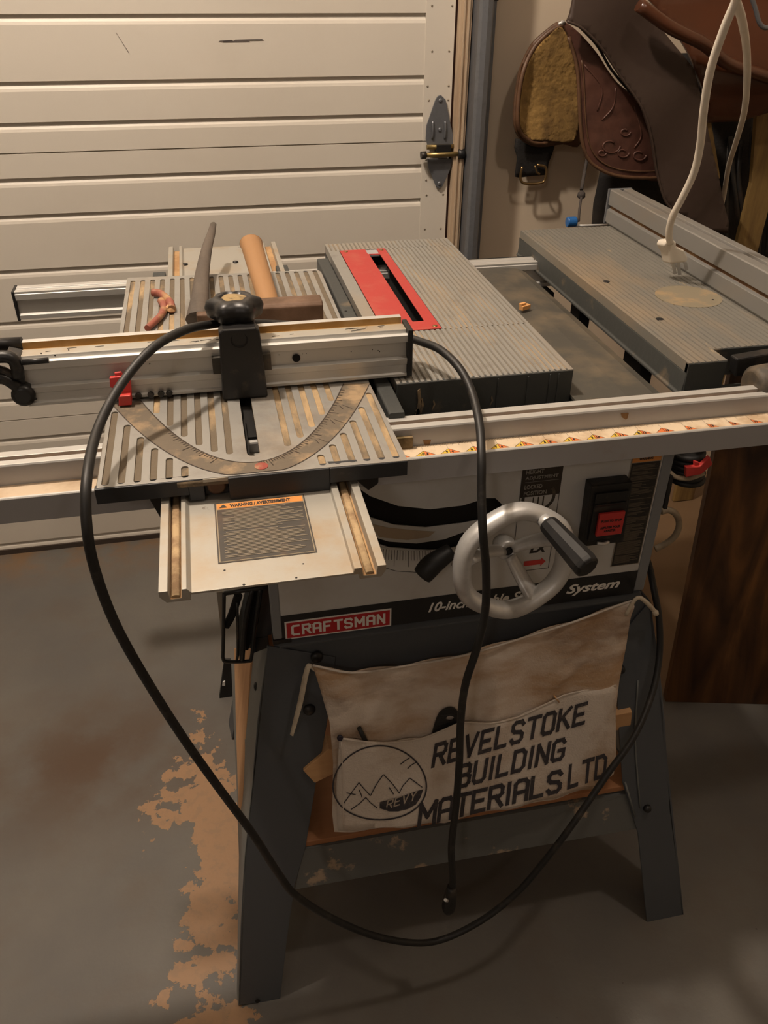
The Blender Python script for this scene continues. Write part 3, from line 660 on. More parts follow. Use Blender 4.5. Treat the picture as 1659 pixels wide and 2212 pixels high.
# rear rail
bm = BM(); y0 = .552; RZ = .808
prof = [(y0+.008, RZ-.040), (y0, RZ-.040), (y0, RZ-.034), (y0+.004, RZ-.032), (y0+.004, RZ-.014), (y0, RZ-.012), (y0, RZ-.004), (y0+.001, RZ-.003), (y0+.001, RZ), (y0+.012, RZ), (y0+.013, RZ-.002), (y0+.018, RZ-.002), (y0+.019, RZ), (y0+.030, RZ), (y0+.030, RZ-.040)]
profx(bm, prof, -.462, .62); rrl = obj('rear_rail', bm, alu, saw, .0003, label='extruded aluminium rear rail')
bm = BM(); box(bm, -.4655, -.4615, y0-.001, y0+.031, RZ-.042, RZ+.001); obj('rail_cap', bm, black, rrl, .001)
for px in (1135,):
    bm = BM(); box(bm, .30, .34, .52, .60, .745, .768); box(bm, .19, .33, .605, .612, .76, .80); obj('rail_bracket', bm, void, rrl)
# extension table
bm = BM(); ex0, ex1 = .3215, .62
rx = lambda a, b: ribs(a, b, .0078, .0022, .0011, ZT, ZT-.012)
profy(bm, rx(ex0, .3690), .0924, .1245, gm(.0011, ZT)); profy(bm, rx(ex0, ex1), .1245, .6435, gm(.0011, ZT))
ext = obj('extension_table', bm, [mat('dusty_cast_top', (.2, .19, .165), .55, .2, (DUST, 10, .5, .78, .55, (1, .4, 1)), (160, .2), ((.5, .38, .22), 60, .66, .72, .7, (1, .3, 1))), mat('dark_groove', (.045, .042, .036), .8, 0, (DUST, 30, .58, .7, .6))], saw)
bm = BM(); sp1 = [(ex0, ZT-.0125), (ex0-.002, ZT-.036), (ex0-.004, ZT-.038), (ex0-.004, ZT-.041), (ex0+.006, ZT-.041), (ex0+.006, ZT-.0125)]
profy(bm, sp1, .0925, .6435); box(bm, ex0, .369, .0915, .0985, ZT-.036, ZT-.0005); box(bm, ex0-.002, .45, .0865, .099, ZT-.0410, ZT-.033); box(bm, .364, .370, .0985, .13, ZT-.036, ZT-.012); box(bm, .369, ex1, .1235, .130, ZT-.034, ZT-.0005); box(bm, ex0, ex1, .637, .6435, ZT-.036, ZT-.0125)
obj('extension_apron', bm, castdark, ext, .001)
cc = at(1487, 640, z=ZT); bm = BM(); lathe(bm, (cc.x, cc.y, ZT-.0012), (0, 0, 1), [(0, .043), (.0014, .043), (.00155, .0405), (.0013, .038), (.0013, .0001)], 48, False)
rc = obj('round_recess', bm, groove_dusty if 0 else mat('recess_dust', (.22, .185, .125), .9, 0, ((.42, .27, .13), 26, .5, .68, .8), (120, .3)), ext)
bm = BM()
for px, py in ((1310, 608), (1425, 689)): p = at(px, py, z=ZT); lathe(bm, (p.x, p.y, ZT-.0005), (0, 0, 1), [(0, .0048), (.0008, .0048)], 16)
obj('bolt_recess', bm, void, ext)
bm = BM(); p = at(1540, 648, z=ZT); lathe(bm, (p.x, p.y, ZT), (0, 0, 1), [(0, .0016), (.0006, .0016)], 8); obj('recess_hole', bm, void, rc)
bm = BM()
for px, py, w in ((1257, 665, .016), (1383, 770, .024)):
    p = at(px, py, x=.345); box(bm, .335, .352, p.y-w, p.y+w, .748, ZT-.013)
obj('support_bracket', bm, void, ext)
# stand
SP0 = Vector((0, .056, .545)); SN = Vector((0, -1, .244)).normalized(); SPL = (SP0, SN)     # splayed front plane
def S(px, py, off=0): return at(px, py, plane=(SP0+SN*off, SN))
st_mat = stand
bm = BM(); prism3(bm, [S(x_, y_, -.003) for x_, y_ in ((592, 1390), (1400, 1292), (1403, 1350), (1335, 1380), (705, 1470), (580, 1465))], -SN*.002); prism3(bm, [(-.155, .045, .540), (.30, .045, .540), (.30, .056, .546), (-.155, .056, .546)], (0, .0, -.003)); apb = obj('stand_apron', bm, stand, saw, .001)
bm = BM(); L1 = [(577, 1395), (725, 1420), (707, 1560), (683, 1690), (660, 1832), (636, 1915), (620, 2030), (605, 2160), (515, 2172), (520, 2000), (528, 1850), (545, 1690), (556, 1560)]
prism3(bm, [S(x, y) for x, y in L1], -SN*.0025)
# inward returning fold of the leg
le = obj('leg', bm, stand, saw, .0008)
# side flange (outer face, turned back)
tI, bI = S(575, 1400), S(515, 2172)
side = (tI, (bI-tI).cross(Vector((-.02, 1, 0))).normalized())
bm = BM(); F = [tI, S(545, 1690), S(528, 1850), bI] 
G = [at(499, 1430, plane=side), at(511, 1700, plane=side), at(516, 1850, plane=side), at(511, 2163, plane=side)]
G[0] = at(470, 1285, plane=side)
prism3(bm, [F[0], F[1], F[2], F[3], G[3], G[2], G[1], at(499, 1430, plane=side)], Vector((.0025, 0, 0)))
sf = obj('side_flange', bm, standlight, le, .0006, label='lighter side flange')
bm = BM(); a, b, c, d_ = at(510, 1400, plane=side), at(548, 1400, plane=side), at(526, 1780, plane=side), at(521, 1780, plane=side)
prism3(bm, [a, b, at(535, 1600, plane=side), c, d_, at(515, 1600, plane=side)], Vector((-.003, 0, 0))); obj('side_board', bm, sideboard, saw, .0005, label='tan plywood side board')
bm = BM()
for px, py in ((684, 1418), (668, 1532)): lathe(bm, S(px, py), SN, [(0, .0075), (.003, .007), (.005, .0045), (.0055, .001)], 16)
for px, py in ((555, 1483),): lathe(bm, at(px, py, plane=side), Vector((-1, 0, 0)), [(0, .006), (.003, .005), (.004, .002)], 14)
for px, py in ((528, 1860), (528, 1910)): lathe(bm, at(px, py, plane=side), Vector((-1, 0, 0)), [(0, .003), (.001, .0025)], 10)
obj('leg_bolt', bm, blacksat, le)
bm = BM(); lathe(bm, S(558, 2172)+Vector((0, 0, .012)), SN, [(0, .0035), (.0006, .003)], 12); obj('foot_hole', bm, void, le)
bm = BM(); R1 = [(1330, 1385), (1405, 1298), (1424, 1430), (1437, 1560), (1447, 1750), (1478, 1985), (1400, 2012), (1378, 1800), (1345, 1690), (1336, 1560)]
R1 = [(x, y) for x, y in R1]; prism3(bm, [S(x, y) for x, y in R1], -SN*.0025); le2 = obj('leg', bm, stand, saw, .0008)
bm = BM(); a, b = S(1405, 1298), S(1478, 1985); prism3(bm, [a, b, b+Vector((-.01, .05, 0)), a+Vector((-.005, .07, 0))], Vector((-.0025, 0, 0))); obj('side_flange', bm, stand, le2)
bm = BM()
for px, py in ((1397, 1745), (1340, 1445)): lathe(bm, S(px, py), SN, [(0, .006), (.003, .0055), (.006, .004), (.0065, .001)], 12)
obj('leg_bolt', bm, blacksat, le2)
bm = BM(); tube(bm, [S(1378, 1470, .001), S(1372, 1600, .001), S(1383, 1745, .001)], .0012, 6, 4); tube(bm, [S(1350, 1690, .001), S(1372, 1765, .001)], .0016, 6, 1); obj('leg_crease', bm, standlight, le2)
# rear legs
for sx, (fx, tx) in ((-1, (-.245, -.150)), (1, (.395, .295))):
    bm = BM(); w = .055*sx
    prism3(bm, [(tx-w*.2, .35, .55), (tx-w*1.4, .35, .55), (fx-w*.9, .44, 0), (fx, .44, 0)], (0, .003, 0)); prism3(bm, [(tx-w*.2, .35, .55), (fx, .44, 0), (fx-.004*sx, .40, 0), (tx-w*.2, .30, .55)], (-.0025*sx, 0, 0)); obj('leg', bm, stand, saw)
# braces and shelf
bm = BM(); prism3(bm, [S(652, 1836, -.0026), S(1372, 1712, -.0026), S(1378, 1790, -.0026), S(637, 1922, -.0026)], -SN*.0025)
b0, b1 = S(652, 1836, -.0026), S(1372, 1712, -.0026); prism3(bm, [b0, b1, b1+Vector((0, .02, 0)), b0+Vector((0, .02, 0))], (0, 0, -.002))
obj('front_brace', bm, stand_worn, saw, .0008, label='lower front brace with paint flaked in spots')
zb = (b0.z+b1.z)/2
bm = BM(); box(bm, -.185, -.18, -.0, .40, zb-.03, zb+.002); box(bm, .32, .325, 0, .40, zb-.03, zb+.002); box(bm, -.18, .32, .40, .405, zb-.05, zb+.002); obj('side_brace', bm, stand, saw)
bm = BM(); box(bm, -.158, .318, b0.y+.003, .395, zb+.002, zb+.012); sh = tag(obj('shelf_board', bm, boardm, None, .001), 'orange brown plywood board lying on the lower braces of the saw stand', 'shelf board')
# left side bracket and wires
bk = BM(); q = lambda x, y, Y=.02: at(x, y, y=Y+.06)
tube(bk, [q(484, 1282), q(482, 1400), q(482, 1422), q(490, 1429), q(535, 1428), q(543, 1420), q(550, 1360), q(562, 1270)], .0022, 8, 6)
tube(bk, [q(512, 1425), q(514, 1400), q(512, 1300)], .0018, 8, 4); tube(bk, [q(523, 1425), q(530, 1340), q(545, 1272)], .003, 8, 4)
wb = obj('wire_bracket', bk, blacksat, saw, label='black wire bracket hanging at the left side')
bk = BM(); prism3(bk, [q(512, 1350, .03), q(530, 1275, .03), q(548, 1275, .03), q(540, 1320, .03), q(518, 1436, .03)], (0, .0015, 0)); obj('bracket_plate', bk, standlight, wb)
bk = BM(); prism3(bk, [q(535, 1272, .03), q(568, 1272, .03), q(558, 1345, .03), q(536, 1405, .03), q(520, 1405, .03)], (0, .006, 0)); tube(bk, [q(515, 1285, .024), q(500, 1330, .024), q(488, 1352, .024)], .005, 8, 4); obj('bracket_arm', bk, void, wb)
bk = BM(); prism3(bk, [q(468, 1280, .05), q(482, 1278, .05), q(484, 1390, .05), q(480, 1390, .05)], (0, .002, 0)); obj('bracket_strip', bk, alu_dirty, wb)
bk = BM(); p = q(562, 1270); tube(bk, [q(484, 1282), q(520, 1276), p, (-.157, p.y, p.z)], .0028, 8, 1); obj('bracket_mount', bk, blacksat, wb)
bk = BM(); a = at(474, 1506, z=0.003); q2 = lambda x, y: at(x, y, y=a.y)
prism3(bk, [q2(484, 1430), q2(499, 1430), q2(503, 1505), q2(474, 1510)], (0, .01, 0)); prism3(bk, [q2(481, 1472), q2(486, 1470), q2(486, 1480), q2(480, 1480)], (0, -.002, 0), 1)
obj('rear_foot', bk, [black, white], saw)
# things on the right side of the cabinet
mb = BM()
for k in range(6):
    p = at(1482, 975+k*11, y=.12); lathe(mb, p, (0, 0, 1), [(-.004, .020), (-.002, .0235), (.002, .0235), (.004, .020)], 24)
coil = obj('ribbed_hose', mb, rubber, saw, label='black ribbed hose at the right side of the cabinet')
bm = BM(); tube(bm, [at(1447, 1020, y=.10), at(1462, 1031, y=.095), at(1490, 1033, y=.095), at(1520, 1022, y=.10)], .0035, 8, 5, flat=.7); obj('hose_band', bm, beige, coil)
bm = BM(); prism3(bm, [at(1482, 1010, y=.09), at(1512, 1008, y=.09), at(1534, 987, y=.09), at(1540, 1003, y=.09), at(1515, 1025, y=.09), at(1482, 1031, y=.09)], (0, .006, 0)); prism3(bm, [at(1500, 996, y=.093), at(1512, 1000, y=.093), at(1510, 1012, y=.093), at(1500, 1010, y=.093)], (0, .004, 0)); obj('red_clip', bm, redpl, coil, .001, label='red plastic clip')
bm = BM(); prism3(bm, [at(1447, 1030, y=.09), at(1455, 1030, y=.09), at(1441, 1100, y=.09), at(1434, 1100, y=.09)], (0, .01, 0)); obj('side_latch', bm, black, saw)
bm = BM(); tube(bm, [at(1428, 1105, y=.10), at(1445, 1102, y=.10), at(1461, 1112, y=.10), at(1467, 1135, y=.10), at(1456, 1160, y=.10), at(1435, 1176, y=.10), at(1415, 1186, y=.10)], .0042, 10, 6); obj('strain_relief', bm, beige, saw, label='beige loop of cord')
bm = BM(); box(bm, .3, .308, .09, .10, .668, .69); obj('side_latch', bm, black, saw)
# ================================================================== SLIDING TABLE
sl = thing('sliding_table', 'ribbed grey sliding mitre table with degree scale left of the saw', 'sliding table', (-.165, .2, ZT-.02))
X0, X1, Yf, Yb = -.3005, -.0325, -.052, .497
cx = -.1655
def rslot(x, w, a, b, n=6):
    P = []; r = w/2
    for k in range(n+1): t = PI+PI*k/n; P.append((x+r*math.cos(t), a+r+r*math.sin(t)))
    for k in range(n+1): t = PI*k/n; P.append((x+r*math.cos(t), b-r+r*math.sin(t)))
    return P
outl = [(X0+.002, Yf+.001), (X1, Yf-.004), (X1-.003, .115), (X1, Yb-.01), (X1-.004, Yb), (X0+.002, Yb+.012), (X0, Yb+.008)]
loops = [outl]; k = 0
yi = lambda t: t*t/.073-.033; yo = lambda t: t*t/.103-.058
x = X0+.0085
while x < X1-.006:
    t = abs(x-cx)
    ys = yi(t)+.009
    if ys < .105 and t > .019: loops.append(rslot(x, .0062, max(ys, -.015), .125))
    y1 = min(yo(t)-.006, .118)
    if y1 > Yf+.014: loops.append(rslot(x, .0062, Yf+.0035-(.002 if x > cx else 0), y1))
    loops.append(rslot(x, .0062, .135 if True else 0, Yb-.002))
    x += .0132
# scale band
tt = [(-.136+.272*k/40) for k in range(41)]
loops.append([(cx+t, min(max(yo(t)+.0012, Yf+.006), .125)) for t in tt if yo(t) < .118 and yi(t)-.002 > yo(t)]+[(cx+t, yi(t)-.0045) for t in reversed(tt) if yi(t)-.0045 < .125 and abs(t) < .106]) if 0 else None
bm = plate2d(loops+[rslot(cx, .0115, -.022, .13)], ZT-.0015, ZT)
top = obj('ribbed_top', bm, mat('sliding_top_metal', (.33, .32, .295), .45, .3, (DUST, 9, .52, .78, .5), (160, .12), ((.13, .1, .07), 16, .52, .74, .55)), sl, .0002)
bm = plate2d([[(X0+.001, Yf), (X1-.001, Yf-.004), (X1-.004, .115), (X1-.001, Yb-.011), (X1-.005, Yb-.001), (X0+.002, Yb+.011), (X0+.001, Yb+.007)], rslot(cx, .0115, -.022, .13)], ZT-.007, ZT-.00155)
obj('groove_floor', bm, groove_dusty, sl)
# front skirt with bolt pocket
bm = BM(); dz = .0155
xa = at(438, 1030, z=ZT).x; xb = at(492, 1030, z=ZT).x; xc = at(405, 1040, z=ZT).x; xd = at(712, 1010, z=ZT).x
box(bm, X0, xc, Yf-.001, Yf+.006, ZT-dz, ZT-.0005); box(bm, xc, xa, Yf-.001, Yf+.006, ZT-dz-.006, ZT-.0005); box(bm, xb, xd, Yf-.004, Yf+.006, ZT-dz-.007, ZT-.0005); box(bm, xd, X1, Yf-.0045, Yf+.006, ZT-dz, ZT-.0005)
box(bm, xa, xb, Yf+.008, Yf+.012, ZT-dz-.007, ZT-.002)
box(bm, X0, X0+.005, Yf+.006, Yb+.008, ZT-dz, ZT-.007); box(bm, X1-.008, X1-.003, Yf+.006, Yb-.002, ZT-dz, ZT-.007)
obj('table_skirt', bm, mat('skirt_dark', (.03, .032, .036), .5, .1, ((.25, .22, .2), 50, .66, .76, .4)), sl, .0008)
bm = BM(); lathe(bm, ((xa+xb)/2, Yf+.008, ZT-.012), (0, -1, 0), [(0, .0085), (.004, .008), (.0045, .006), (.003, .004)], 16); obj('pocket_bolt', bm, rust, sl)
bm = BM(); box(bm, xa, xb, Yf-.002, Yf+.008, ZT-.0035, ZT-.0005); obj('pocket_lip', bm, alu_dirty, sl)
# degree scale: band surface, ticks
zt = ZT+.0002; bm = BM(); N_ = 48; ta = .124
P1 = [(cx+t, max(yi(t)-.001, Yf+.004)) for t in [-.103+.206*k/N_ for k in range(N_+1)]]
P2 = [(cx+t, max(yo(t)+.001, Yf+.0005)) for t in [-.130+.260*k/N_ for k in range(N_+1)]]
for k in range(N_):
    f = bm.faces.new([bm.verts.new((p[0], p[1], zt)) for p in (P2[k], P2[k+1], P1[k+1], P1[k])]); f.material_index = 0
for P, w in ((P1, .0006), (P2, .0004)):
    for k in range(N_):
        a, b = P[k], P[k+1]; dx, dy = b[0]-a[0], b[1]-a[1]; l = math.hypot(dx, dy) or 1; nx, ny = -dy/l*w, dx/l*w
        f = bm.faces.new([bm.verts.new((p[0]+s*nx, p[1]+s*ny, zt+.0002)) for p, s in ((a, 1), (a, -1), (b, -1), (b, 1))]); f.material_index = 1
for k in range(90):
    t = -.098+.196*k/89; sl_ = 2*t/.073; a = (cx+t, yi(t)-.0016); l = math.hypot(sl_, 1); nx, ny = sl_/l, -1/l
    ln = .010 if k % 10 == 0 else (.0065 if k % 5 == 0 else .004); b = (a[0]+nx*ln, a[1]+ny*ln); w = .00042
    if k < 12 or 30 < k < 46: continue
    f = bm.faces.new([bm.verts.new((p[0], p[1], zt+.0003)) for p in ((a[0]-ny*w, a[1]+nx*w), (a[0]+ny*w, a[1]-nx*w), (b[0]+ny*w, b[1]-nx*w), (b[0]-ny*w, b[1]+nx*w))]); f.material_index = 1
for t in (.055, .075, .088):
    for s in (-.0045, .0045):
        y = yi(t)-.010; f = bm.faces.new([bm.verts.new((cx+t+a, y+b, zt+.0003)) for a, b in ((.004+s*.4, -.001), (.0045+s*.4, -.001), (.010+s, -.010), (.0092+s, -.010))]); f.material_index = 1
obj('degree_scale', bm, [mat('scale_band', (.15, .12, .085), .7, .1, ((.42, .29, .16), 20, .48, .62, .85), (150, .3)), darkink], sl)
bm = BM(); p = at(565, 1010, z=ZT); lathe(bm, (p.x, p.y+.002, ZT+.0002), (0, 0, 1), [(0, .006), (.0004, .006)], 16); obj('zero_mark', bm, mat('faded_red', (.3, .06, .04), .7, 0, (DUST, 60, .5, .65, .7)), sl)
bm = BM(); box(bm, cx-.0056, cx+.0056, .03, .13, ZT-.012, ZT-.009); box(bm, cx-.0056, cx-.003, -.02, .06, ZT-.012, ZT-.005); obj('slot_slide', bm, void, sl)
# carriage tray
TZ = ZT-.019
def tx(px, py): return at(px, py, z=TZ).x
xl = [tx(342, 1262), tx(362, 1262), tx(392, 1280), tx(403, 1280), tx(412, 1282), tx(768, 1245), tx(784, 1232), tx(812, 1210), tx(826, 1195)]
a, b, c, d_, e, g, h, i_, j_ = xl; yf0 = at(560, 1262, z=TZ-.004).y; t1 = TZ; t0 = TZ-.004
bm = BM()
prof = [(a, t1), (b, t1), (b+.001, t1-.008), (c-.001, t1-.008), (c, t1), (d_, t1), (e, t0), (g, t0), (g+.001, t1), (h, t1), (h+.001, t1-.008), (i_-.001, t1-.008), (i_, t1), (j_, t1), (j_, t1-.005), (i_+.003, t1-.011), (h-.002, t1-.011), (h-.002, t0-.002), (d_+.002, t0-.002), (d_+.002, t1-.011), (b-.002, t1-.011), (a, t1-.005)]
profy(bm, prof, yf0, .72, lambda q: 1 if abs(q.z-(t1-.008)) < 1e-4 and q.y > yf0+.01 else 0)
tray = obj('carriage_plate', bm, [alu_dirty, mat('channel_dust', (.35, .2, .09), .9, 0, ((.55, .36, .18), 30, .45, .6, .7))], sl, .0004)
bm = BM()
for (u, v) in ((b, c), (h, i_)):
    tube(bm, [((u+v)/2, yf0+.001, t1-.007), ((u+v)/2, -.05, t1-.007), ((u+v)/2, .2, t1-.007)], .0034, 8, 2, flat=.5)
obj('channel_strip', bm, mat('wood_dust_strip', (.5, .36, .2), .9, 0, ((.22, .13, .07), 40, .45, .62, .8)), tray)
lq = [at(462, 1090, z=t0), at(656, 1068, z=t0), at(686, 1195, z=t0), at(472, 1217, z=t0)]
lx0, lx1 = (lq[0].x+lq[3].x)/2, (lq[1].x+lq[2].x)/2; ly1, ly0 = (lq[0].y+lq[1].y)/2, (lq[2].y+lq[3].y)/2
bm = BM(); box(bm, lx0, lx1, ly0, ly1, t0, t0+.0004, 0); box(bm, lx0+.0012, lx1-.0012, ly0+.0012, ly1-.0012, t0+.0004, t0+.0006, 1); box(bm, lx0+.002, lx1-.002, ly1-.0105, ly1-.002, t0+.0006, t0+.0008, 2)
box(bm, lx0+.002, lx1-.002, ly0+.002, ly1-.0115, t0+.0006, t0+.0007, 0)
random.seed(5); y = ly1-.0145
while y > ly0+.005:
    sx = lx0+.006+(random.choice((0, 0, .002, .010)))
    if abs(y-(ly0+ly1)/2+.002) > .001: box(bm, sx, lx1-.004-random.random()**2*.025, y, y+.0008, t0+.0008, t0+.001, 3)
    y -= .0019
merge(bm, setmi(place(fit(txt('WARNING / AVERTISSEMENT', .005, .0002), h=.0046, w=.052), (lx0+.013, ly1-.0088, t0+.001), XF, (0, 1, 0)), 0))
f = bm.faces.new([bm.verts.new((lx0+u, ly1-v, t0+.0011)) for u, v in ((.004, .0088), (.0075, .0038), (.011, .0088))]); f.material_index = 0
obj('warning_label', bm, [mat('tray_label_dark', (.055, .048, .04), .55, 0, ((.16, .09, .05), 30, .52, .7, .6)), mat('tray_label_line', (.32, .26, .17), .6), orange, mat('tray_small_print', (.26, .22, .16), .8)], tray)
bm = BM()
for px, py, r in ((527, 1263, .0012), (485, 1232, .001), (655, 1218, .0008), (640, 1248, .001)): p = at(px, py, z=t0); lathe(bm, (p.x, p.y, t0), (0, 0, 1), [(0, r), (.0003, r*.8)], 8)
for px, py in ((400, 572), (509, 567)): p = at(px, py, z=t0); lathe(bm, (p.x, p.y, t0), (0, 0, 1), [(0, .0045), (.002, .004), (.0025, .002)], 12)
obj('tray_screw', bm, blacksat, tray)
bm = BM()
p = at(345, 590, z=.805)
for px in (345, 606): p = at(px, 570, z=.812); box(bm, p.x-.009, p.x+.0095, .553, .592, .800, .8135); box(bm, p.x-.0095, p.x+.0095, .546, .552, .785, .8135)
obj('rear_clip', bm, castdark, sl, .0015)
bm = BM(); prism3(bm, [(-.262, .0, .806), (-.262, .0, .790), (-.255, .0, .768), (-.235, .0, .768), (-.235, .0, .806)], (0, -.012, 0)); prism3(bm, [(-.071, .0, .806), (-.071, .0, .79), (-.06, .0, .778), (-.05, .0, .785), (-.05, .0, .806)], (0, -.014, 0)); prism3(bm, [(-.235, .0, .802), (-.235, .0, .775), (-.08, .0, .775), (-.08, .0, .802)], (0, -.006, 0))
obj('roller_housing', bm, black, sl, .0015)
# ================================================================== MITRE FENCE
mf = thing('miter_fence', 'aluminium mitre fence with black clamp knob across the sliding table', 'fence', (-.18, .13, ZT))
y0 = .113; F0 = .0068
pr_ = [(y0, .8355), (y0, .8385), (y0+.002, .8395), (y0+.002, .848), (y0, .849), (y0-.001, .8555), (y0+.005, .857), (y0+.006, .872), (y0+.0, .8735), (y0-.001, .881), (y0+.001, .8825), (y0+.003, .8825), (y0+.004, .880), (y0+.007, .880), (y0+.008, .8845), (y0+.024, .8845), (y0+.0255, .8820), (y0+.0315, .8820), (y0+.032, .8890), (y0+.040, .8890), (y0+.041, .882), (y0+.041, .8355)]
def mfm(c):
    if (abs(c.z-.8820) < 1e-4 or .8821 < c.z < .8870) and y0+.0255 < c.y < y0+.0330: return 1
    if abs(c.z-.8845) < 1e-4: return 2
    return 0
bm = BM(); profx(bm, pr_, -.374, F0-.001, mfm); ff = obj('fence_extrusion', bm, [alu, glue, alu_dirty], mf, .0003)
bm = BM(); box(bm, F0-.001, F0+.0045, y0-.002, y0+.030, .8352, .887); obj('end_cap', bm, black, mf, .001)
bm = BM(); p = at(640, 773, y=y0+.005); lathe(bm, p, (0, -1, 0), [(0, .0042), (.0012, .0042)], 16); lathe(bm, at(633, 789, y=y0+.005), (0, -1, 0), [(0, .0012), (.001, .0012)], 8)
random.seed(11)
for k in range(26):
    p = at(random.choice((random.uniform(800, 860), random.uniform(60, 340), random.uniform(600, 870))), random.uniform(755, 790), y=y0+.0055); lathe(bm, p, (0, -1, 0), [(0, random.uniform(.0003, .001)), (.0003, .0002)], 6)
obj('fence_hole', bm, void, ff)
bm = BM(); random.seed(2)
for k in range(26):
    x = random.uniform(-.36, -.02); y = y0+.009+random.random()*.012; l = random.uniform(.002, .012); prism3(bm, [(x, y, .8846), (x+l, y+.0008, .8846), (x+l*.9, y+.0018, .8846), (x+.001, y+.0012, .8846)], (0, 0, .0002))
obj('paint_scrape', bm, labeldark, ff)
# clamp bracket over the fence and knob
bx0, bx1 = -.1865, -.1435; by = .094
bm = BM(); prism3(bm, [(bx0-.001, by, ZT+.0006), (bx1+.001, by, ZT+.0006), (bx1-.002, by+.002, .9035), (bx1-.006, by+.002, .9065), (bx0+.006, by+.002, .9065), (bx0+.002, by+.002, .9035)], (0, .0175, 0))
prism3(bm, [(bx0+.003, by+.0175, .889), (bx1-.003, by+.0175, .889), (bx1-.005, by+.0175, .9055), (bx0+.005, by+.0175, .9055)], (0, .045, 0)); cb = obj('clamp_bracket', bm, blacksat, mf, .002, seg=3)
bm = BM(); box(bm, bx0-.0075, bx0+.001, by+.013, by+.020, .857, .874); box(bm, bx1-.001, bx1+.0075, by+.013, by+.020, .857, .874); obj('bracket_ear', bm, labeldark, cb)
kc = at(506, 664, y=.135); 
bm = BM(); lathe(bm, (kc.x, .133, .9035), (0, 0, 1), [(0, .018), (.004, .0245), (.013, .0265), (.019, .0245), (.022, .018), (.0228, .0135), (.0205, .0125), (.0205, .001)], 54, True, 0, 6, .10); kn = obj('clamp_knob', bm, blacksat, mf)
bm = BM(); lathe(bm, (kc.x, .133, .9238), (0, 0, 1), [(0, .013), (.001, .012), (.0014, .006), (.0008, .001)], 20, True, 0, 3, .08); obj('knob_dust', bm, mat('knob_sawdust', (.35, .25, .12), .95, 0, ((.08, .06, .04), 70, .5, .6, .8), (150, .6)), kn)
bm = BM(); lathe(bm, (kc.x+.001, by+.0035, .896), (0, -1, .12), [(0, .0085), (.0018, .0085), (.0022, .0070), (.0006, .0065), (.0006, .001)], 20); obj('shaded_cavity', bm, void, cb)  # dark disc painted in place of a shaded cavity in the bracket
# red flip stop
bm = BM(); r = lambda x, y, Y=y0-.003: at(x, y, y=Y)
prism3(bm, [r(237, 812), r(282, 806), r(286, 862), r(258, 865), r(252, 838), r(238, 832)], (0, -.005, 0)); prism3(bm, [r(247, 803), r(262, 801), r(268, 812), r(250, 814)], (0, -.003, 0)); prism3(bm, [r(258, 845), r(283, 843), r(286, 864), r(258, 866)], (0, -.012, 0))
obj('red_stop', bm, redpl, mf, .0008, label='red plastic flip stop')
bm = BM(); p = at(300, 858, y=y0-.001)
for dx in (0, .012, .022, .030): lathe(bm, (p.x+dx, y0-.001, .8385), (0, -1, 0), [(0, .0035), (.003, .003)], 8)
obj('stop_bolt', bm, blacksat, mf)
# black cast end at the far left
bm = BM(); e = lambda x, y, Y=y0: at(x, y, y=Y)
prism3(bm, [e(12, 766), e(40, 772), e(48, 800), e(55, 835), (-.3655, y0, .842), e(62, 868), e(45, 868), e(38, 850), e(30, 820), e(20, 790)], (0, .02, 0))
tube(bm, [e(-90, 775), e(-20, 772), e(20, 772), e(36, 790), e(38, 815)], .006, 10, 5); tube(bm, [e(-90, 820), e(-20, 818), e(10, 818), e(40, 838), e(50, 856)], .006, 10, 5); tube(bm, [e(-90, 800), e(-10, 796), e(30, 812)], .004, 10, 5)
cyl(bm, e(-90, 748, y0+.038), e(48, 742, y0+.038), .0065, 14); cyl(bm, e(48, 783, y0-.001), e(105, 778, y0-.001), .0028, 10); lathe(bm, e(50, 855, y0-.004), (0, -1, 0), [(-.012, .011), (0, .011), (.003, .007)], 16)
obj('end_casting', bm, blacksat, mf, label='black cast handle at the left end')
# ================================================================== RIP FENCE
rf = thing('rip_fence', 'long aluminium rip fence lying along the right extension table', 'fence', (.50, .33, ZT))
fx = .4770; z0 = ZT+.0006
pf = [(fx+.002, z0), (fx+.002, z0+.002), (fx, z0+.003), (fx, z0+.0225), (fx+.005, z0+.0245), (fx+.006, z0+.029), (fx+.001, z0+.0305), (fx+.001, z0+.0535), (fx+.003, z0+.0545), (fx+.017, z0+.0545), (fx+.018, z0+.050), (fx+.024, z0+.050), (fx+.025, z0+.0545), (fx+.038, z0+.0545), (fx+.040, z0+.052), (fx+.040, z0)]
bm = BM(); profy(bm, pf, -.02, .659, lambda c: 1 if abs(c.z-(z0+.050)) < 1e-4 or abs(c.x-fx-.0055) < 6e-4 else 0)
rfe = obj('fence_extrusion', bm, [mat('fence_aluminium', (.3, .295, .28), .45, .5, ((.35, .27, .18), 9, .52, .8, .5, (1, .5, 1)), (60, .1), ((.12, .06, .035), 45, .7, .75, .7)), brown_dirt], rf, .0004)
bm = BM(); box(bm, fx-.001, fx+.041, .659, .664, ZT+.0004, z0+.055); obj('end_cap', bm, steel, rf, .001)
bm = BM(); cyl(bm, (fx+.012, .664, z0+.012), (fx+.012, .668, z0+.012), .004, 10); cyl(bm, at(1312, 486, y=.668), at(1238, 488, y=.668), .0022, 10); ro = obj('clamp_rod', bm, chrome, rf)
bm = BM(); lathe(bm, at(1242, 479, y=.668), (-1, 0, 0), [(-.002, .0075), (0, .0085), (.013, .0085), (.0145, .0075)], 20, False); obj('blue_knob', bm, bluepl, ro, .0005, label='blue plastic knob')
bm = BM(); p = at(1640, 800, y=.05)
hp_ = at(1624, 822, y=.052); lathe(bm, (hp_.x, .052, hp_.z-.008), (1, 0, 0), [(0, .017), (.004, .023), (.03, .025), (.105, .025)], 28)
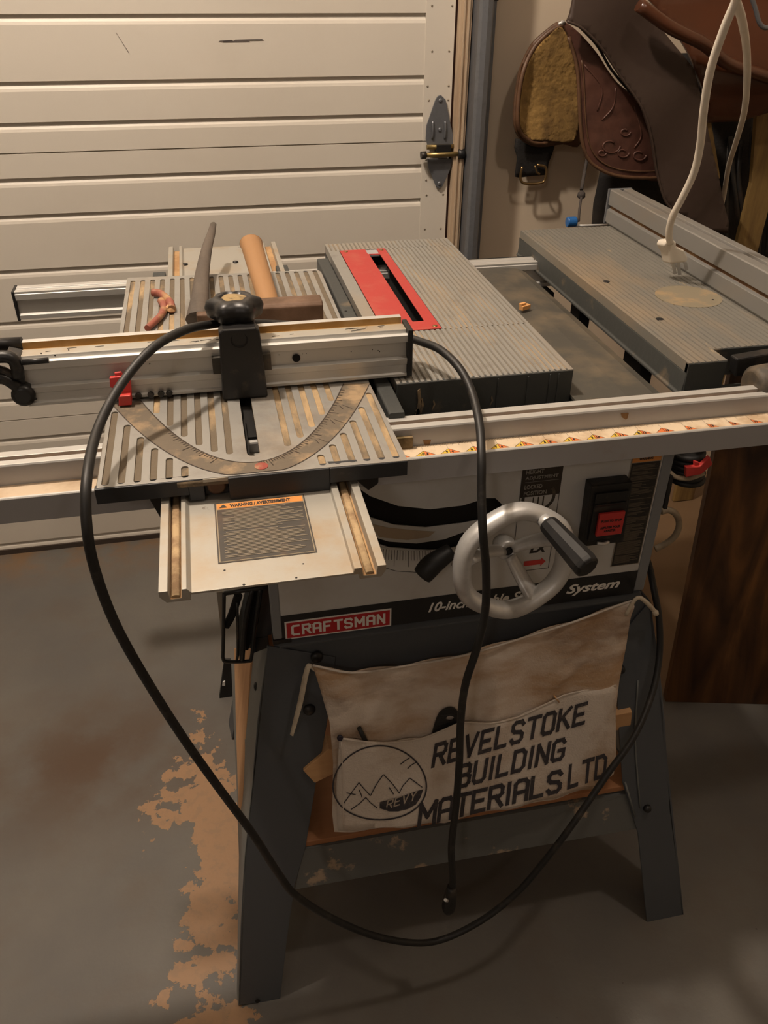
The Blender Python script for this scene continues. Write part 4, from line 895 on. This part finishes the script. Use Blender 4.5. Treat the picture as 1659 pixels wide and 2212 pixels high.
hd = obj('clamp_head', bm, mat('clamp_head_dust', (.06, .05, .038), .6, 0, ((.3, .21, .12), 16, .5, .7, .5)), rf)
bm = BM(); prism3(bm, [at(1592, 776, y=.085), at(1660, 764, y=.085), at(1720, 756, y=.085), at(1720, 790, y=.085), at(1612, 812, y=.085), at(1588, 815, y=.085)], (0, .014, 0)); obj('lock_lever', bm, black, rf, .002)
# ================================================================== THINGS ON THE TABLES
# hammer
hm = thing('hammer', 'wooden handled steel hammer lying on the sliding table behind the fence', 'hammer', at(590, 650, z=ZT))
za = ZT+.017
hA, hB = at(600, 672, z=za), at(690, 668, z=za)
hp = at(585, 668, z=ZT+.020); he_ = at(543, 528, z=ZT+.035)
bm = BM()
def hexbar(bm, a, b, w, h, bev=.3):
    a = Vector(a); b = Vector(b); d = (b-a).normalized(); s = Vector((0, 0, 1)).cross(d).normalized(); u = d.cross(s)
    sec = [(-w, -h*(1-bev)), (-w, h*(1-bev)), (-w*(1-bev), h), (w*(1-bev), h), (w, h*(1-bev)), (w, -h*(1-bev)), (w*(1-bev), -h), (-w*(1-bev), -h)]
    loft(bm, [a+s*p+u*q for p, q in sec], [b+s*p+u*q for p, q in sec])
hl_, hr_ = at(425, 685, z=za), at(695, 668, z=za); dirh = (hr_-hl_).normalized()
hexbar(bm, hr_-dirh*.088, hr_, .0155, .0148, .28); hexbar(bm, hl_, hr_-dirh*.088, .006, .005, .3)
obj('hammer_head', bm, rust, hm, .0015, label='rusty steel head')
bm = BM(); prm = he_-hp
tube(bm, [hp-prm*.04, hp+prm*.25, hp+prm*.55, hp+prm*.85, hp+prm*1.0, hp+prm*1.02], lambda t: .0125+.004*t-(.004 if t > .97 else 0), 16, 6, flat=.8)
obj('hammer_handle', bm, handlew, hm, label='pale wooden handle')
# grey handle
bm = BM(); g = [(425, 690, ZT+.011), (432, 640, ZT+.013), (437, 590, ZT+.02), (446, 540, ZT+.028), (456, 505, ZT+.035), (461, 484, ZT+.04)]
tube(bm, [at(a, b, z=c) for a, b, c in g], lambda t: .0135-.009*t**.9, 12, 6, flat=.7); 
tag(obj('grey_handle', bm, greyw), 'dark grey weathered curved handle standing left of the hammer', 'tool handle')
# hooked piece
hk = thing('bent_hook', 'small bent reddish hook with tan flakes lying on the ribbed table', 'hook', at(350, 670, z=ZT))
bm = BM(); tube(bm, [at(330, 632, z=ZT+.006), at(345, 634, z=ZT+.006), at(358, 643, z=ZT+.006), at(368, 655, z=ZT+.006), at(371, 668, z=ZT+.005)], .0052, 12, 6); tube(bm, [at(348, 650, z=ZT+.004), at(354, 662, z=ZT+.004), at(350, 678, z=ZT+.005), at(335, 694, z=ZT+.005), at(318, 709, z=ZT+.005)], lambda t: .0048-.001*t, 12, 6); obj('hook_rod', bm, hooked, hk)
bm = BM(); lathe(bm, at(368, 667, z=ZT+.004), (0.2, -.2, 1), [(-.004, .004), (0, .0075), (.003, .0055), (.005, .002)], 8, False); obj('hook_flake', bm, pine, hk)
# wood chip
p = at(1134, 668, z=.806); bm = BM(); b_ = Matrix.Rotation(.5, 3, 'Z')
for (a0, a1, c0, c1, h0, h1) in ((-.008, .008, -.003, .004, 0, .006), (-.008, .002, .000, .005, .0055, .009)):
    vs = []; t = BM(); box(t, a0, a1, c0, c1, h0, h1)
    for v in t.verts: v.co = b_ @ v.co + p
    merge(bm, t)
ch = obj('wood_chip', bm, mat('chip_orange', (.65, .33, .12), .7), None, .0006); tag(ch, 'tiny orange wood chip lying on the dark wing beside the main table', 'wood chip')
# ================================================================== CORDS
pc = thing('power_cord', 'thick black rubber power cord looped over the fence and down to the floor', 'cord', (.0, -.1, .05))
C1 = [(490, 697, .145), (455, 701, .13), (400, 713, .10), (330, 752, .065), (262, 830, .03), (212, 925, -.02), (188, 1030, -.085), (187, 1130, -.11), (205, 1230, -.115), (250, 1350, -.115), (320, 1475, -.115), (400, 1600, -.118), (475, 1705, -.122), (545, 1800, -.125), (600, 1885, -.125), (640, 1935, -.125), (720, 1985, -.122), (810, 2022, -.118), (900, 2037, -.115), (965, 2026, -.112), (1045, 1985, -.11), (1120, 1925, -.105), (1180, 1855, -.10), (1230, 1790, -.095), (1310, 1675, -.07), (1370, 1590, -.045), (1408, 1500, -.01), (1424, 1420, .02), (1424, 1340, .04), (1412, 1270, .06), (1400, 1215, .09), (1385, 1185, .13)]
bm = BM(); tube(bm, [at(a, b, y=c) for a, b, c in C1], .0043, 12, 8); obj('cord', bm, rubber, pc)
C2 = [(890, 732, .15), (905, 737, .14), (950, 755, .105), (992, 795, .07), (1020, 850, .04), (1036, 920, .0), (1040, 990, -.03), (1040, 1060, -.045), (1043, 1150, -.06), (1050, 1230, -.062), (1048, 1320, -.062), (1030, 1400, -.065), (1005, 1480, -.07), (995, 1560, -.075), (992, 1650, -.085), (985, 1740, -.092), (975, 1830, -.10), (978, 1900, -.105), (972, 1945, -.108)]
bm = BM(); tube(bm, [at(a, b, y=c) for a, b, c in C2], .0043, 12, 8); obj('cord', bm, rubber, pc)
bm = BM(); tube(bm, [at(500, 697, y=.148), at(600, 700, y=.166), at(750, 712, y=.166), at(890, 732, y=.15)], .0043, 10, 6); obj('cord', bm, rubber, pc)
bm = BM(); tube(bm, [at(976, 1915, y=-.106), at(970, 1955, y=-.11), at(968, 1968, y=-.11)], lambda t: .006+.003*math.sin(t*PI), 10, 5); pl = obj('plug', bm, black, pc)
bm = BM(); cyl(bm, at(966, 1946, y=-.12), at(962, 1944, y=-.128), .002, 8); obj('plug_prong', bm, chrome, pl)
# white cord
we = thing('extension_cord', 'white extension cord hanging over the rip fence with a three prong plug', 'cord', at(1462, 590, z=ZT+.004))
W1 = [(1600, -40, .20), (1590, 0, .215), (1565, 60, .23), (1535, 150, .25), (1520, 240, .27), (1513, 310, .29), (1500, 370, .305), (1475, 425, .32), (1452, 470, .335), (1445, 505, .345), (1448, 525, .35)]
bm = BM(); tube(bm, [at(a, b, y=c) for a, b, c in W1], .0046, 12, 8); p = at(1600, -40, y=.20); tube(bm, [p, (p.x, p.y, 2.6)], .0046, 12, 1); obj('cord', bm, whitecord, we)
W2 = [(1588, -6, .22), (1602, 40, .28), (1612, 100, .38), (1614, 170, .50), (1608, 240, .62), (1592, 300, .74), (1575, 355, .86), (1567, 400, .94), (1563, 425, .975), (1556, 455, 1.0)]
bm = BM(); tube(bm, [at(1594, -38, y=.208)]+[at(a, b, y=c) for a, b, c in W2], .0048, 12, 8); p = at(1594, -38, y=.208); tube(bm, [p, (p.x, p.y, 2.6)], .0046, 12, 1); obj('cord', bm, whitecord, we)
bm = BM(); v = lambda x, y, Y=.352: at(x, y, y=Y)
prism3(bm, [v(1440, 520), v(1455, 518), v(1462, 524), v(1461, 532), v(1478, 540), v(1487, 556), v(1484, 566), v(1448, 570), v(1443, 546), v(1434, 530)], (0, .022, -.004)); pg = obj('plug', bm, whitecord, we, .003, seg=3)
for (a, b, c, d_) in ((1454, 568, 1459, 592), (1465, 567, 1469, 594), (1480, 566, 1484, 584)):
    bm = BM(); p, q = at(a, b, y=.36), at(c, d_, y=.362); prism3(bm, [p+Vector((-.0025, 0, 0)), p+Vector((.0025, 0, 0)), q+Vector((.0025, 0, 0)), q+Vector((-.0025, 0, 0))], (0, .0016, 0)); obj('prong', bm, chrome, pg)
# ================================================================== CANVAS NAIL APRON
OFF = .019
apS = Surf(SP0+SN*OFF, (1, 0, 0), SN.cross(Vector((1, 0, 0)))*-1 if False else (0, SN.z, -SN.y), lambda u, v: 0)
if apS.n.dot(SN) < 0: apS = Surf(SP0+SN*OFF, (1, 0, 0), (0, SN.z, -SN.y), lambda u, v: 0); apS.n = -apS.n
creases = [((apS.uv(1364, 1308), apS.uv(1200, 1478)), .006, .007), ((apS.uv(1352, 1318), apS.uv(1228, 1440)), -.004, .006), ((apS.uv(690, 1450), apS.uv(800, 1560)), .003, .010)]
def apd(u, v):
    d = .0035*math.sin(u*38+v*12)*max(0, min(1, (-v)/.1))+.0022*math.sin(u*90-v*30+1)
    # diagonal creases running down from the right tie
    for (a, b), amp, w in creases:
        dx, dy = b[0]-a[0], b[1]-a[1]; l2 = dx*dx+dy*dy; t = max(0, min(1, ((u-a[0])*dx+(v-a[1])*dy)/l2)); q = math.hypot(u-a[0]-t*dx, v-a[1]-t*dy)
        d += amp*math.exp(-(q/w)**2)*(1-.5*t)
    return d
apS.d = apd
top_ = [(675, 1436), (760, 1452), (860, 1440), (1000, 1415), (1120, 1380), (1240, 1342), (1330, 1308), (1368, 1296), (1370, 1305), (1352, 1400), (1338, 1470), (1330, 1540), (1331, 1620), (1326, 1672), (1280, 1705), (1200, 1727), (1080, 1750), (960, 1778), (850, 1788), (760, 1798), (722, 1797), (718, 1760), (720, 1650), (712, 1560), (692, 1490)]
ol = [apS.uv(x, y) for x, y in top_]
na = thing('nail_apron', 'grimy off white canvas nail apron with printed lettering tied to the stand', 'apron', S(1000, 1790, OFF))
obj('canvas', apS.sheet(ol, .0012, .005), canvas, na)
def pkd(u, v): return apd(u, v)+.0045+.004*math.sin((u+.12)*11)
pk = Surf(apS.o, apS.ex, apS.ey, pkd); pk.n = apS.n
pkt = [(733, 1594), (790, 1602), (850, 1603), (910, 1595), (960, 1575), (1000, 1560), (1060, 1562), (1120, 1548), (1190, 1515), (1232, 1497), (1331, 1480), (1329, 1620), (1324, 1670), (1279, 1703), (1200, 1725), (1080, 1748), (960, 1776), (850, 1786), (760, 1796), (730, 1795), (727, 1700)]
pkt = [(x, y) for x, y in pkt]
obj('pocket', pk.sheet([pk.uv(x, y) for x, y in pkt], .0012, .012), canvas2, na)
bm = BM()
def line(b0, b1, h0, h1, sl=.0):
    def f(s, t):
        x = b0[0]+(b1[0]-b0[0])*s; y = b0[1]+(b1[1]-b0[1])*s; h = h0+(h1-h0)*s
        u, w = pk.uv(x-t*h*.02+sl*t, y-t*h); return pk.pt(u, w, .0007)
    return f
strokes(bm, 'REVELSTOKE', line((935, 1654), (1260, 1560), 45, 42, 8), .2, .30)
strokes(bm, 'BUILDING', line((988, 1700), (1214, 1637), 45, 42, 8), .2, .28)
strokes(bm, 'MATERIALS', line((905, 1783), (1208, 1707), 45, 43, 6), .2, .24)
strokes(bm, 'LTD.', line((1228, 1700), (1316, 1671), 46, 44, 5), .2, .3)
obj('lettering', bm, ink, na)
bm = BM(); ce = (820, 1694); M_ = 60
def er(t, k=1.): return (ce[0]+101*k*math.cos(t), ce[1]+80*k*math.sin(t)+4*math.cos(t*2)*k)
def seg(pts_, w, mi=0, c=False):
    for a, b in zip(pts_[:-1], pts_[1:]):
        dx, dy = b[0]-a[0], b[1]-a[1]; l = math.hypot(dx, dy) or 1; nx, ny = -dy/l*w, dx/l*w
        fc = bm.faces.new([bm.verts.new(pk.pt(*pk.uv(*p_), .0008)) for p_ in ((a[0]+nx, a[1]+ny), (a[0]-nx, a[1]-ny), (b[0]-nx, b[1]-ny), (b[0]+nx, b[1]+ny))]); fc.material_index = mi
seg([er(2*PI*k/M_) for k in range(M_+1)], 1.6)
ban = [(820, 1742), (850, 1728), (885, 1716), (912, 1704), (912, 1722), (898, 1738), (870, 1750), (835, 1751)]
bt = [(820, 1732), (840, 1727), (860, 1722), (880, 1715), (900, 1708), (914, 1704)]; bb = [(820, 1745), (840, 1752), (860, 1752), (880, 1747), (898, 1737), (908, 1722)]
for k in range(5):
    bm.faces.new([bm.verts.new(pk.pt(*pk.uv(*p_), .0008)) for p_ in (bt[k], bt[k+1], bb[k+1], bb[k])])
random.seed(9)
for (a, b) in (((742, 1735), (775, 1690)), ((775, 1690), (800, 1718)), ((800, 1718), (828, 1672)), ((828, 1672), (862, 1712)), ((862, 1712), (885, 1680)), ((885, 1680), (912, 1700)), ((758, 1748), (790, 1722)), ((790, 1722), (815, 1745)), ((840, 1700), (850, 1715)), ((775, 1705), (782, 1722)), ((880, 1660), (900, 1645)), ((865, 1650), (885, 1636)), ((748, 1712), (768, 1716))): seg([a, ((a[0]+b[0])/2+random.uniform(-3, 3), (a[1]+b[1])/2), b], 1.0)
strokes(bm, 'REVY', lambda s, t: pk.pt(*pk.uv(834+s*62+t*4, 1746-s*20-t*18), .0012), .16, .3, 1)
obj('round_emblem', bm, [ink, mat('emblem_cream', (.45, .38, .3), .9)], na)
# hems
bm = BM(); hl2 = [apS.pt(*apS.uv(x, y), .0012) for x, y in top_[:8]]; tube(bm, hl2, .0015, 6, 4); tube(bm, [pk.pt(*pk.uv(x, y), .0006) for x, y in pkt[:11]], .0011, 6, 3); tube(bm, [pk.pt(*pk.uv(x, y), .0008) for x, y in ((737, 1600), (741, 1700), (741, 1790))], .0008, 6, 6); obj('hem', bm, canvas2, na)
# ties
bm = BM(); tube(bm, [S(682, 1448, .016), S(668, 1438, .018), S(660, 1460, .018), S(650, 1510, .016), S(640, 1550, .016), S(630, 1588, .016)], lambda t: .0028+.0014*math.sin(t*PI), 8, 6, flat=.4); tube(bm, [S(700, 1462, .015), S(685, 1450, .017), S(666, 1438, .016)], .003, 8, 5, flat=.5)
obj('tie', bm, cordw, na)
bm = BM(); tube(bm, [at(1352, 1328, y=.030), at(1368, 1300, y=.030), at(1380, 1291, y=.03), at(1395, 1300, y=.03), at(1412, 1318, y=.034), at(1418, 1325, y=.034)], .0028, 8, 6, flat=.7); lathe(bm, at(1416, 1324, y=.032), (1, 0, -1), [(-.004, .002), (0, .0045), (.004, .0025)], 8)
obj('tie', bm, cordw, na)
# things in the pockets
bm = BM(); P_ = [(928, 1604), (933, 1575), (945, 1540), (962, 1526), (980, 1526), (990, 1540), (986, 1560), (968, 1590)]
lp = [apS.uv(x, y) for x, y in spline2(P_, 4)]; hole = [apS.uv(970+9*math.cos(t), 1547+6*math.sin(t)) for t in [2*PI*k/14 for k in range(14)]]
bm = plate2d([lp, hole], .0025, .0055)
for v_ in bm.verts: c = v_.co.copy(); v_.co = apS.pt(c.x, c.y, c.z)
tag(obj('tool_grip', bm, black, None, .0008), 'black grip of a tool with a hole sticking out of the apron pocket', 'tool')
bm = BM(); tube(bm, [apS.pt(*apS.uv(774, 1568), .004), apS.pt(*apS.uv(792, 1604), .0035)], .0028, 10, 1); tag(obj('pencil', bm, rubber), 'short dark pencil stub sticking out of the left apron pocket', 'pencil')
bm = BM(); lathe(bm, apS.pt(*apS.uv(733, 1588), .006), apS.n, [(-.003, .003), (0, .004), (.002, .003)], 10); tag(obj('dark_bead', bm, mat('dark_blue_plastic', (.02, .015, .03), .5)), 'small dark button at the upper left corner of the apron pocket', 'button')
bm = BM(); p = apS.pt(*apS.uv(1195, 1500), .003); tube(bm, [p, apS.pt(*apS.uv(1205, 1512), .003)], .003, 6, 1, flat=.3); tag(obj('wood_splinter', bm, pine), 'thin wood splinter at the top edge of the right apron pocket', 'splinter')
# wood blocks on the shelf
bm = BM(); o = -.045
prism3(bm, [S(655, 1665, o+.05), S(710, 1618, o+.05), S(760, 1625, o+.05), S(745, 1660, o+.05), S(680, 1692, o+.05)], -SN*.03)
tag(obj('pine_offcut', bm, pine, None, .001), 'short pine offcut poking out left of the canvas apron', 'wood offcut')
bm = BM(); prism3(bm, [S(1240, 1545, .004), S(1310, 1527, .004), S(1367, 1529, .004), S(1374, 1540, .004), S(1366, 1573, .004), S(1240, 1580, .004)], -SN*.0)if 0 else None
A8 = [at(1250, 1560, y=.008), at(1250, 1600, y=.008), at(1362, 1573, y=.008), at(1366, 1538, y=.008)]
prism3(bm, [(.21, .008, A8[3].z-.004), (A8[3].x-.0, .008, A8[3].z), (A8[2].x, .008, A8[2].z), (.21, .008, A8[2].z-.002)], (0, .012, .003))
tag(obj('pine_offcut', bm, pine, None, .001), 'pine offcut with a square end poking out right of the canvas apron', 'wood offcut')
# ================================================================== SADDLE AND TACK
sd = thing('saddle', 'brown leather saddle with golden fleece lining hanging by the back wall', 'saddle', (.62, 1.0, .70))
def vs(Y, bulge): 
    s_ = Surf((0, Y, 0), (1, 0, 0), (0, 0, 1), bulge)
    return s_
c0 = at(1190, 180, y=1.0)
# left skirt: leather outside + fleece inside (curled)
L_ = [(1214, 47), (1180, 66), (1148, 98), (1124, 150), (1113, 210), (1110, 260), (1118, 292), (1140, 312), (1170, 318), (1215, 312), (1255, 310), (1262, 200), (1240, 90)]
fu = lambda u, v: .03-.085*max(0, min(1, (u-.345)/.13))**1.3+.004*math.sin(v*30)
s1 = vs(1.02, fu); obj('back_skirt', s1.sheet([s1.uv(x, y) for x, y in spline2(L_, 4)], .006, .012), leatheredge, sd)
L_ = [(1215, 60), (1185, 78), (1156, 110), (1136, 155), (1126, 210), (1123, 258), (1130, 285), (1150, 302), (1185, 304), (1240, 303), (1250, 230), (1240, 130)]
s1b = vs(1.012, lambda u, v: fu(u, v)+.003*noise.noise(Vector((u*160, v*160, 0)))); fl = obj('fleece_lining', s1b.sheet([s1b.uv(x, y) for x, y in spline2(L_, 4)], .006, .005, back=-1), fleece, sd)
fl['label'] = 'golden brown fleece lining'
bm = BM(); rim = [(1216, 52), (1184, 70), (1152, 104), (1130, 152), (1119, 210), (1117, 262), (1126, 290), (1148, 306), (1180, 308)]; tube(bm, [s1.pt(*s1.uv(x, y), .004) for x, y in rim], .0045, 8, 5); obj('skirt_binding', bm, leatheredge, sd)
# front skirt (tooled)
R_ = [(1216, 48), (1236, 58), (1262, 82), (1292, 118), (1312, 150), (1335, 180), (1370, 208), (1395, 240), (1420, 300), (1430, 385), (1380, 386), (1335, 382), (1300, 370), (1272, 348), (1258, 310), (1252, 250), (1250, 180), (1245, 130), (1232, 85)]
s2 = vs(.985, lambda u, v: .014*math.sin((u-.42)*9)+.002*math.sin(u*60+v*40)+.0016*noise.noise(Vector((u*45, v*45, 2)))); sk2 = obj('front_skirt', s2.sheet([s2.uv(x, y) for x, y in spline2(R_, 4)], .006, .007), leather, sd)
bm = BM(); tube(bm, [s2.pt(*s2.uv(x, y), .001) for x, y in R_[-1:]+R_[:1]+R_[-2:-11:-1][:0]+[]] if 0 else [s2.pt(*s2.uv(x, y), .001) for x, y in [(1228, 80), (1243, 130), (1249, 180), (1252, 250), (1258, 310), (1272, 346), (1300, 368), (1335, 380), (1380, 384), (1425, 384)]], .0035, 8, 5)
tube(bm, [s2.pt(*s2.uv(x, y), .001) for x, y in [(1256, 130), (1261, 180), (1264, 250), (1270, 300), (1284, 334), (1306, 354), (1338, 366), (1380, 370), (1420, 369)]], .0015, 6, 5); obj('edge_stitching', bm, leatheredge, sk2)
bm = BM()
for cx_, cy_, r_ in ((1318, 315, 22), (1345, 330, 14), (1300, 330, 10), (1380, 335, 16), (1350, 285, 12)):
    tube(bm, [s2.pt(*s2.uv(cx_+r_*math.cos(t)*(1-.09*t), cy_+r_*.8*math.sin(t)*(1-.09*t)), .0005) for t in [k*.5 for k in range(12)]], .0018, 6, 2)
for a, b, c in (((1262, 140), (1300, 190), (1290, 240)), ((1330, 190), (1325, 230), (1300, 260)), ((1370, 230), (1385, 290), (1370, 320))): tube(bm, [s2.pt(*s2.uv(*q_), .0) for q_ in (a, b, c)], .0016, 6, 5)
obj('tooled_scroll', bm, leather, sk2)
bm = BM(); s2b = vs(.98, s2.d); tube(bm, [s2.pt(*s2.uv(x, y), .006) for x, y in ((1240, 48), (1285, 95), (1318, 150), (1365, 205), (1398, 240))], .004, 8, 6, flat=.6); obj('rolled_edge', bm, blackcloth, sd)
# fender / stirrup leather
F_ = [(1238, 0), (1232, 30), (1225, 46), (1258, 62), (1300, 105), (1340, 165), (1385, 230), (1405, 290), (1418, 370), (1435, 430), (1452, 452), (1470, 462), (1520, 500), (1573, 504), (1575, 480), (1562, 430), (1540, 330), (1520, 230), (1500, 150), (1455, 95), (1420, 50), (1395, 0), (1330, -30), (1260, -30)]
s3 = vs(.93, lambda u, v: .014*math.sin((u-.35)*8+v*3)+.003*math.sin(u*28-v*18)); obj('stirrup_fender', s3.sheet([s3.uv(x, y) for x, y in F_], .006, .012), leather2, sd, label='wide dull brown fender')
bm = BM(); tube(bm, [s3.pt(*s3.uv(x, y), .001) for x, y in ((1225, 46), (1258, 62), (1300, 105), (1340, 165), (1385, 230), (1405, 290), (1418, 370), (1435, 430), (1452, 452))], .0025, 6, 5); obj('fender_edge', bm, leather2, sd)
# seat / jockey glossy leather
s4 = vs(.965, lambda u, v: .05*math.sin(max(0, min(1, (v-.90)/.25))*PI)+.01*math.sin(u*14))
G_ = [(1370, -40), (1440, 40), (1490, 120), (1520, 200), (1530, 265), (1600, 262), (1640, 250), (1700, 230), (1700, -40)]
obj('seat_jockey', s4.sheet([s4.uv(x, y) for x, y in G_], .006, .015), leather3, sd, label='glossy reddish seat leather')
bm = BM(); tube(bm, [at(1380, 10, y=.90), at(1450, 60, y=.89), at(1520, 95, y=.89), at(1570, 135, y=.9), at(1640, 160, y=.91), at(1700, 180, y=.92)], .016, 10, 6, flat=.7); obj('seat_roll', bm, leather3, sd)
# black straps and buckle
bm = BM(); s5 = vs(1.085, lambda u, v: .002*math.sin(v*60)); B_ = [(1115, 300), (1200, 310), (1192, 335), (1185, 352), (1182, 378), (1150, 380), (1122, 384), (1113, 382), (1118, 340), (1112, 320)]
obj('rigging_strap', s5.sheet([s5.uv(x, y) for x, y in B_], .004, .012), blackcloth, sd)
bk_ = BM(); tube(bk_, [at(x, y, y=1.078) for x, y in ((1128, 360), (1124, 380), (1128, 394), (1145, 397), (1168, 395), (1177, 388), (1179, 362), (1160, 356))], .0028, 8, 4); tube(bk_, [at(1155, 358, y=1.075), at(1160, 372, y=1.075), at(1166, 376, y=1.075)], .002, 8, 3); obj('buckle', bk_, brass, sd)
bm = BM(); tube(bm, [at(1268, 345, y=1.0), at(1262, 375, y=.98), at(1256, 410, y=.95)], .0035, 8, 4); lathe(bm, at(1256, 421, y=.945), (0, 0, 1), [(-.008, .003), (-.004, .0085), (.004, .0075), (.008, .003)], 10); tube(bm, [at(1256, 425, y=.94), at(1252, 450, y=.92), at(1250, 478, y=.90)], .0025, 8, 4); obj('knotted_cord', bm, ropem, sd)
bm = BM(); s6 = vs(1.06, lambda u, v: .004*math.sin(v*25)); obj('cinch_strap', s6.sheet([s6.uv(x, y) for x, y in ((1298, 372), (1420, 380), (1480, 470), (1420, 520), (1278, 520), (1284, 440))], .006, .02), blackcloth, sd)
bm = BM(); lathe(bm, at(1214, 49, y=.98), (0, -1, 0), [(0, .004), (.003, .003)], 10); tube(bm, [at(1206, 52, y=.978), at(1220, 47, y=.978)], .0025, 6, 1); obj('concho', bm, chrome, sd)
# dark backdrop sheet added behind the saddle, with hanging straps at right
tk = thing('tack_backdrop', 'added black folded blanket and straps hanging behind the saddle at right', 'saddle blanket', (.95, 1.08, .45))
s7 = vs(1.07, lambda u, v: .02*math.sin(u*22)+.012*math.sin(u*9+v*14)+.01*noise.noise(Vector((u*14, v*14, 0))))
obj('backdrop', s7.sheet([s7.uv(x, y) for x, y in ((1430, 120), (1900, 100), (1900, 720), (1480, 640), (1430, 480))], .02, .02), blackcloth, tk)
bm = BM(); random.seed(6)
for k in range(7):
    x = 1570+k*17; tube(bm, [at(x+random.uniform(-10, 10), 262+random.uniform(-20, 60), y=1.03), at(x+random.uniform(-16, 16), 400, y=1.0), at(x+random.uniform(-12, 30), 560, y=1.0)], .006, 8, 5, flat=.5)
obj('hanging_strap', bm, mat('grimy_black_leather', (.012, .011, .01), .5, 0, ((.05, .03, .02), 20, .5, .7, .7)), tk)
bm = BM(); s8 = vs(1.0, lambda u, v: 0); ya, yb_ = at(1637, 215, y=.985), at(1624, 395, y=.985); prism3(bm, [ya, ya+Vector((.09, 0, 0)), (ya.x+.085, .985, .002), (yb_.x-.004, .985, .002), yb_], (0, .012, 0))
tag(obj('yellow_board', bm, yellowwood, None, .001), 'yellowish worn wooden board at the right edge behind the white cord', 'board')
hk2 = BM(); tube(hk2, [at(1622, -10, y=.85), at(1632, 20, y=.85), at(1640, 48, y=.85), at(1652, 60, y=.85), at(1668, 56, y=.85)], .004, 10, 5)
obj('metal_hook', hk2, steel, tk, label='bent grey metal hook')
# tan strap visible right of the fender
bm = BM(); prism3(bm, [at(x, y, y=.96) for x, y in ((1528, 265), (1536, 262), (1556, 385), (1540, 390))], (0, .004, 0)); obj('tan_strap', bm, yellowwood, sd)
# ================================================================== LIGHT
def lamp(name, loc, energy, col, size, target=None):
    l = bpy.data.lights.new(name, 'AREA' if target is not None else 'POINT'); l.energy = energy; l.color = col
    if target is not None: l.shape = 'DISK'; l.size = size
    else: l.shadow_soft_size = size
    o = bpy.data.objects.new(name, l); COL.objects.link(o); o.location = loc
    if target is not None: o.rotation_euler = (Vector(target)-Vector(loc)).to_track_quat('-Z', 'Y').to_euler()
    return o
lamp('ceiling_bulb', (-.60, .28, 2.42), 100, (1, .85, .71), .05)
lamp('second_bulb', (.55, -.25, 2.42), 15, (1, .85, .71), .05)
lamp('far_fill', (-1.2, -2.4, 2.4), 13, (1, .88, .8), .12)  # added unseen fill lamp that lifts the front panel
w = bpy.data.worlds.new('world'); sc.world = w; w.use_nodes = True; w.node_tree.nodes['Background'].inputs[0].default_value = (1, .85, .7, 1); w.node_tree.nodes['Background'].inputs[1].default_value = .03
sc.view_settings.view_transform = 'Standard'; sc.view_settings.look = 'None'; sc.view_settings.gamma = 1; sc.view_settings.exposure = 0; sc.view_settings.use_curve_mapping = False
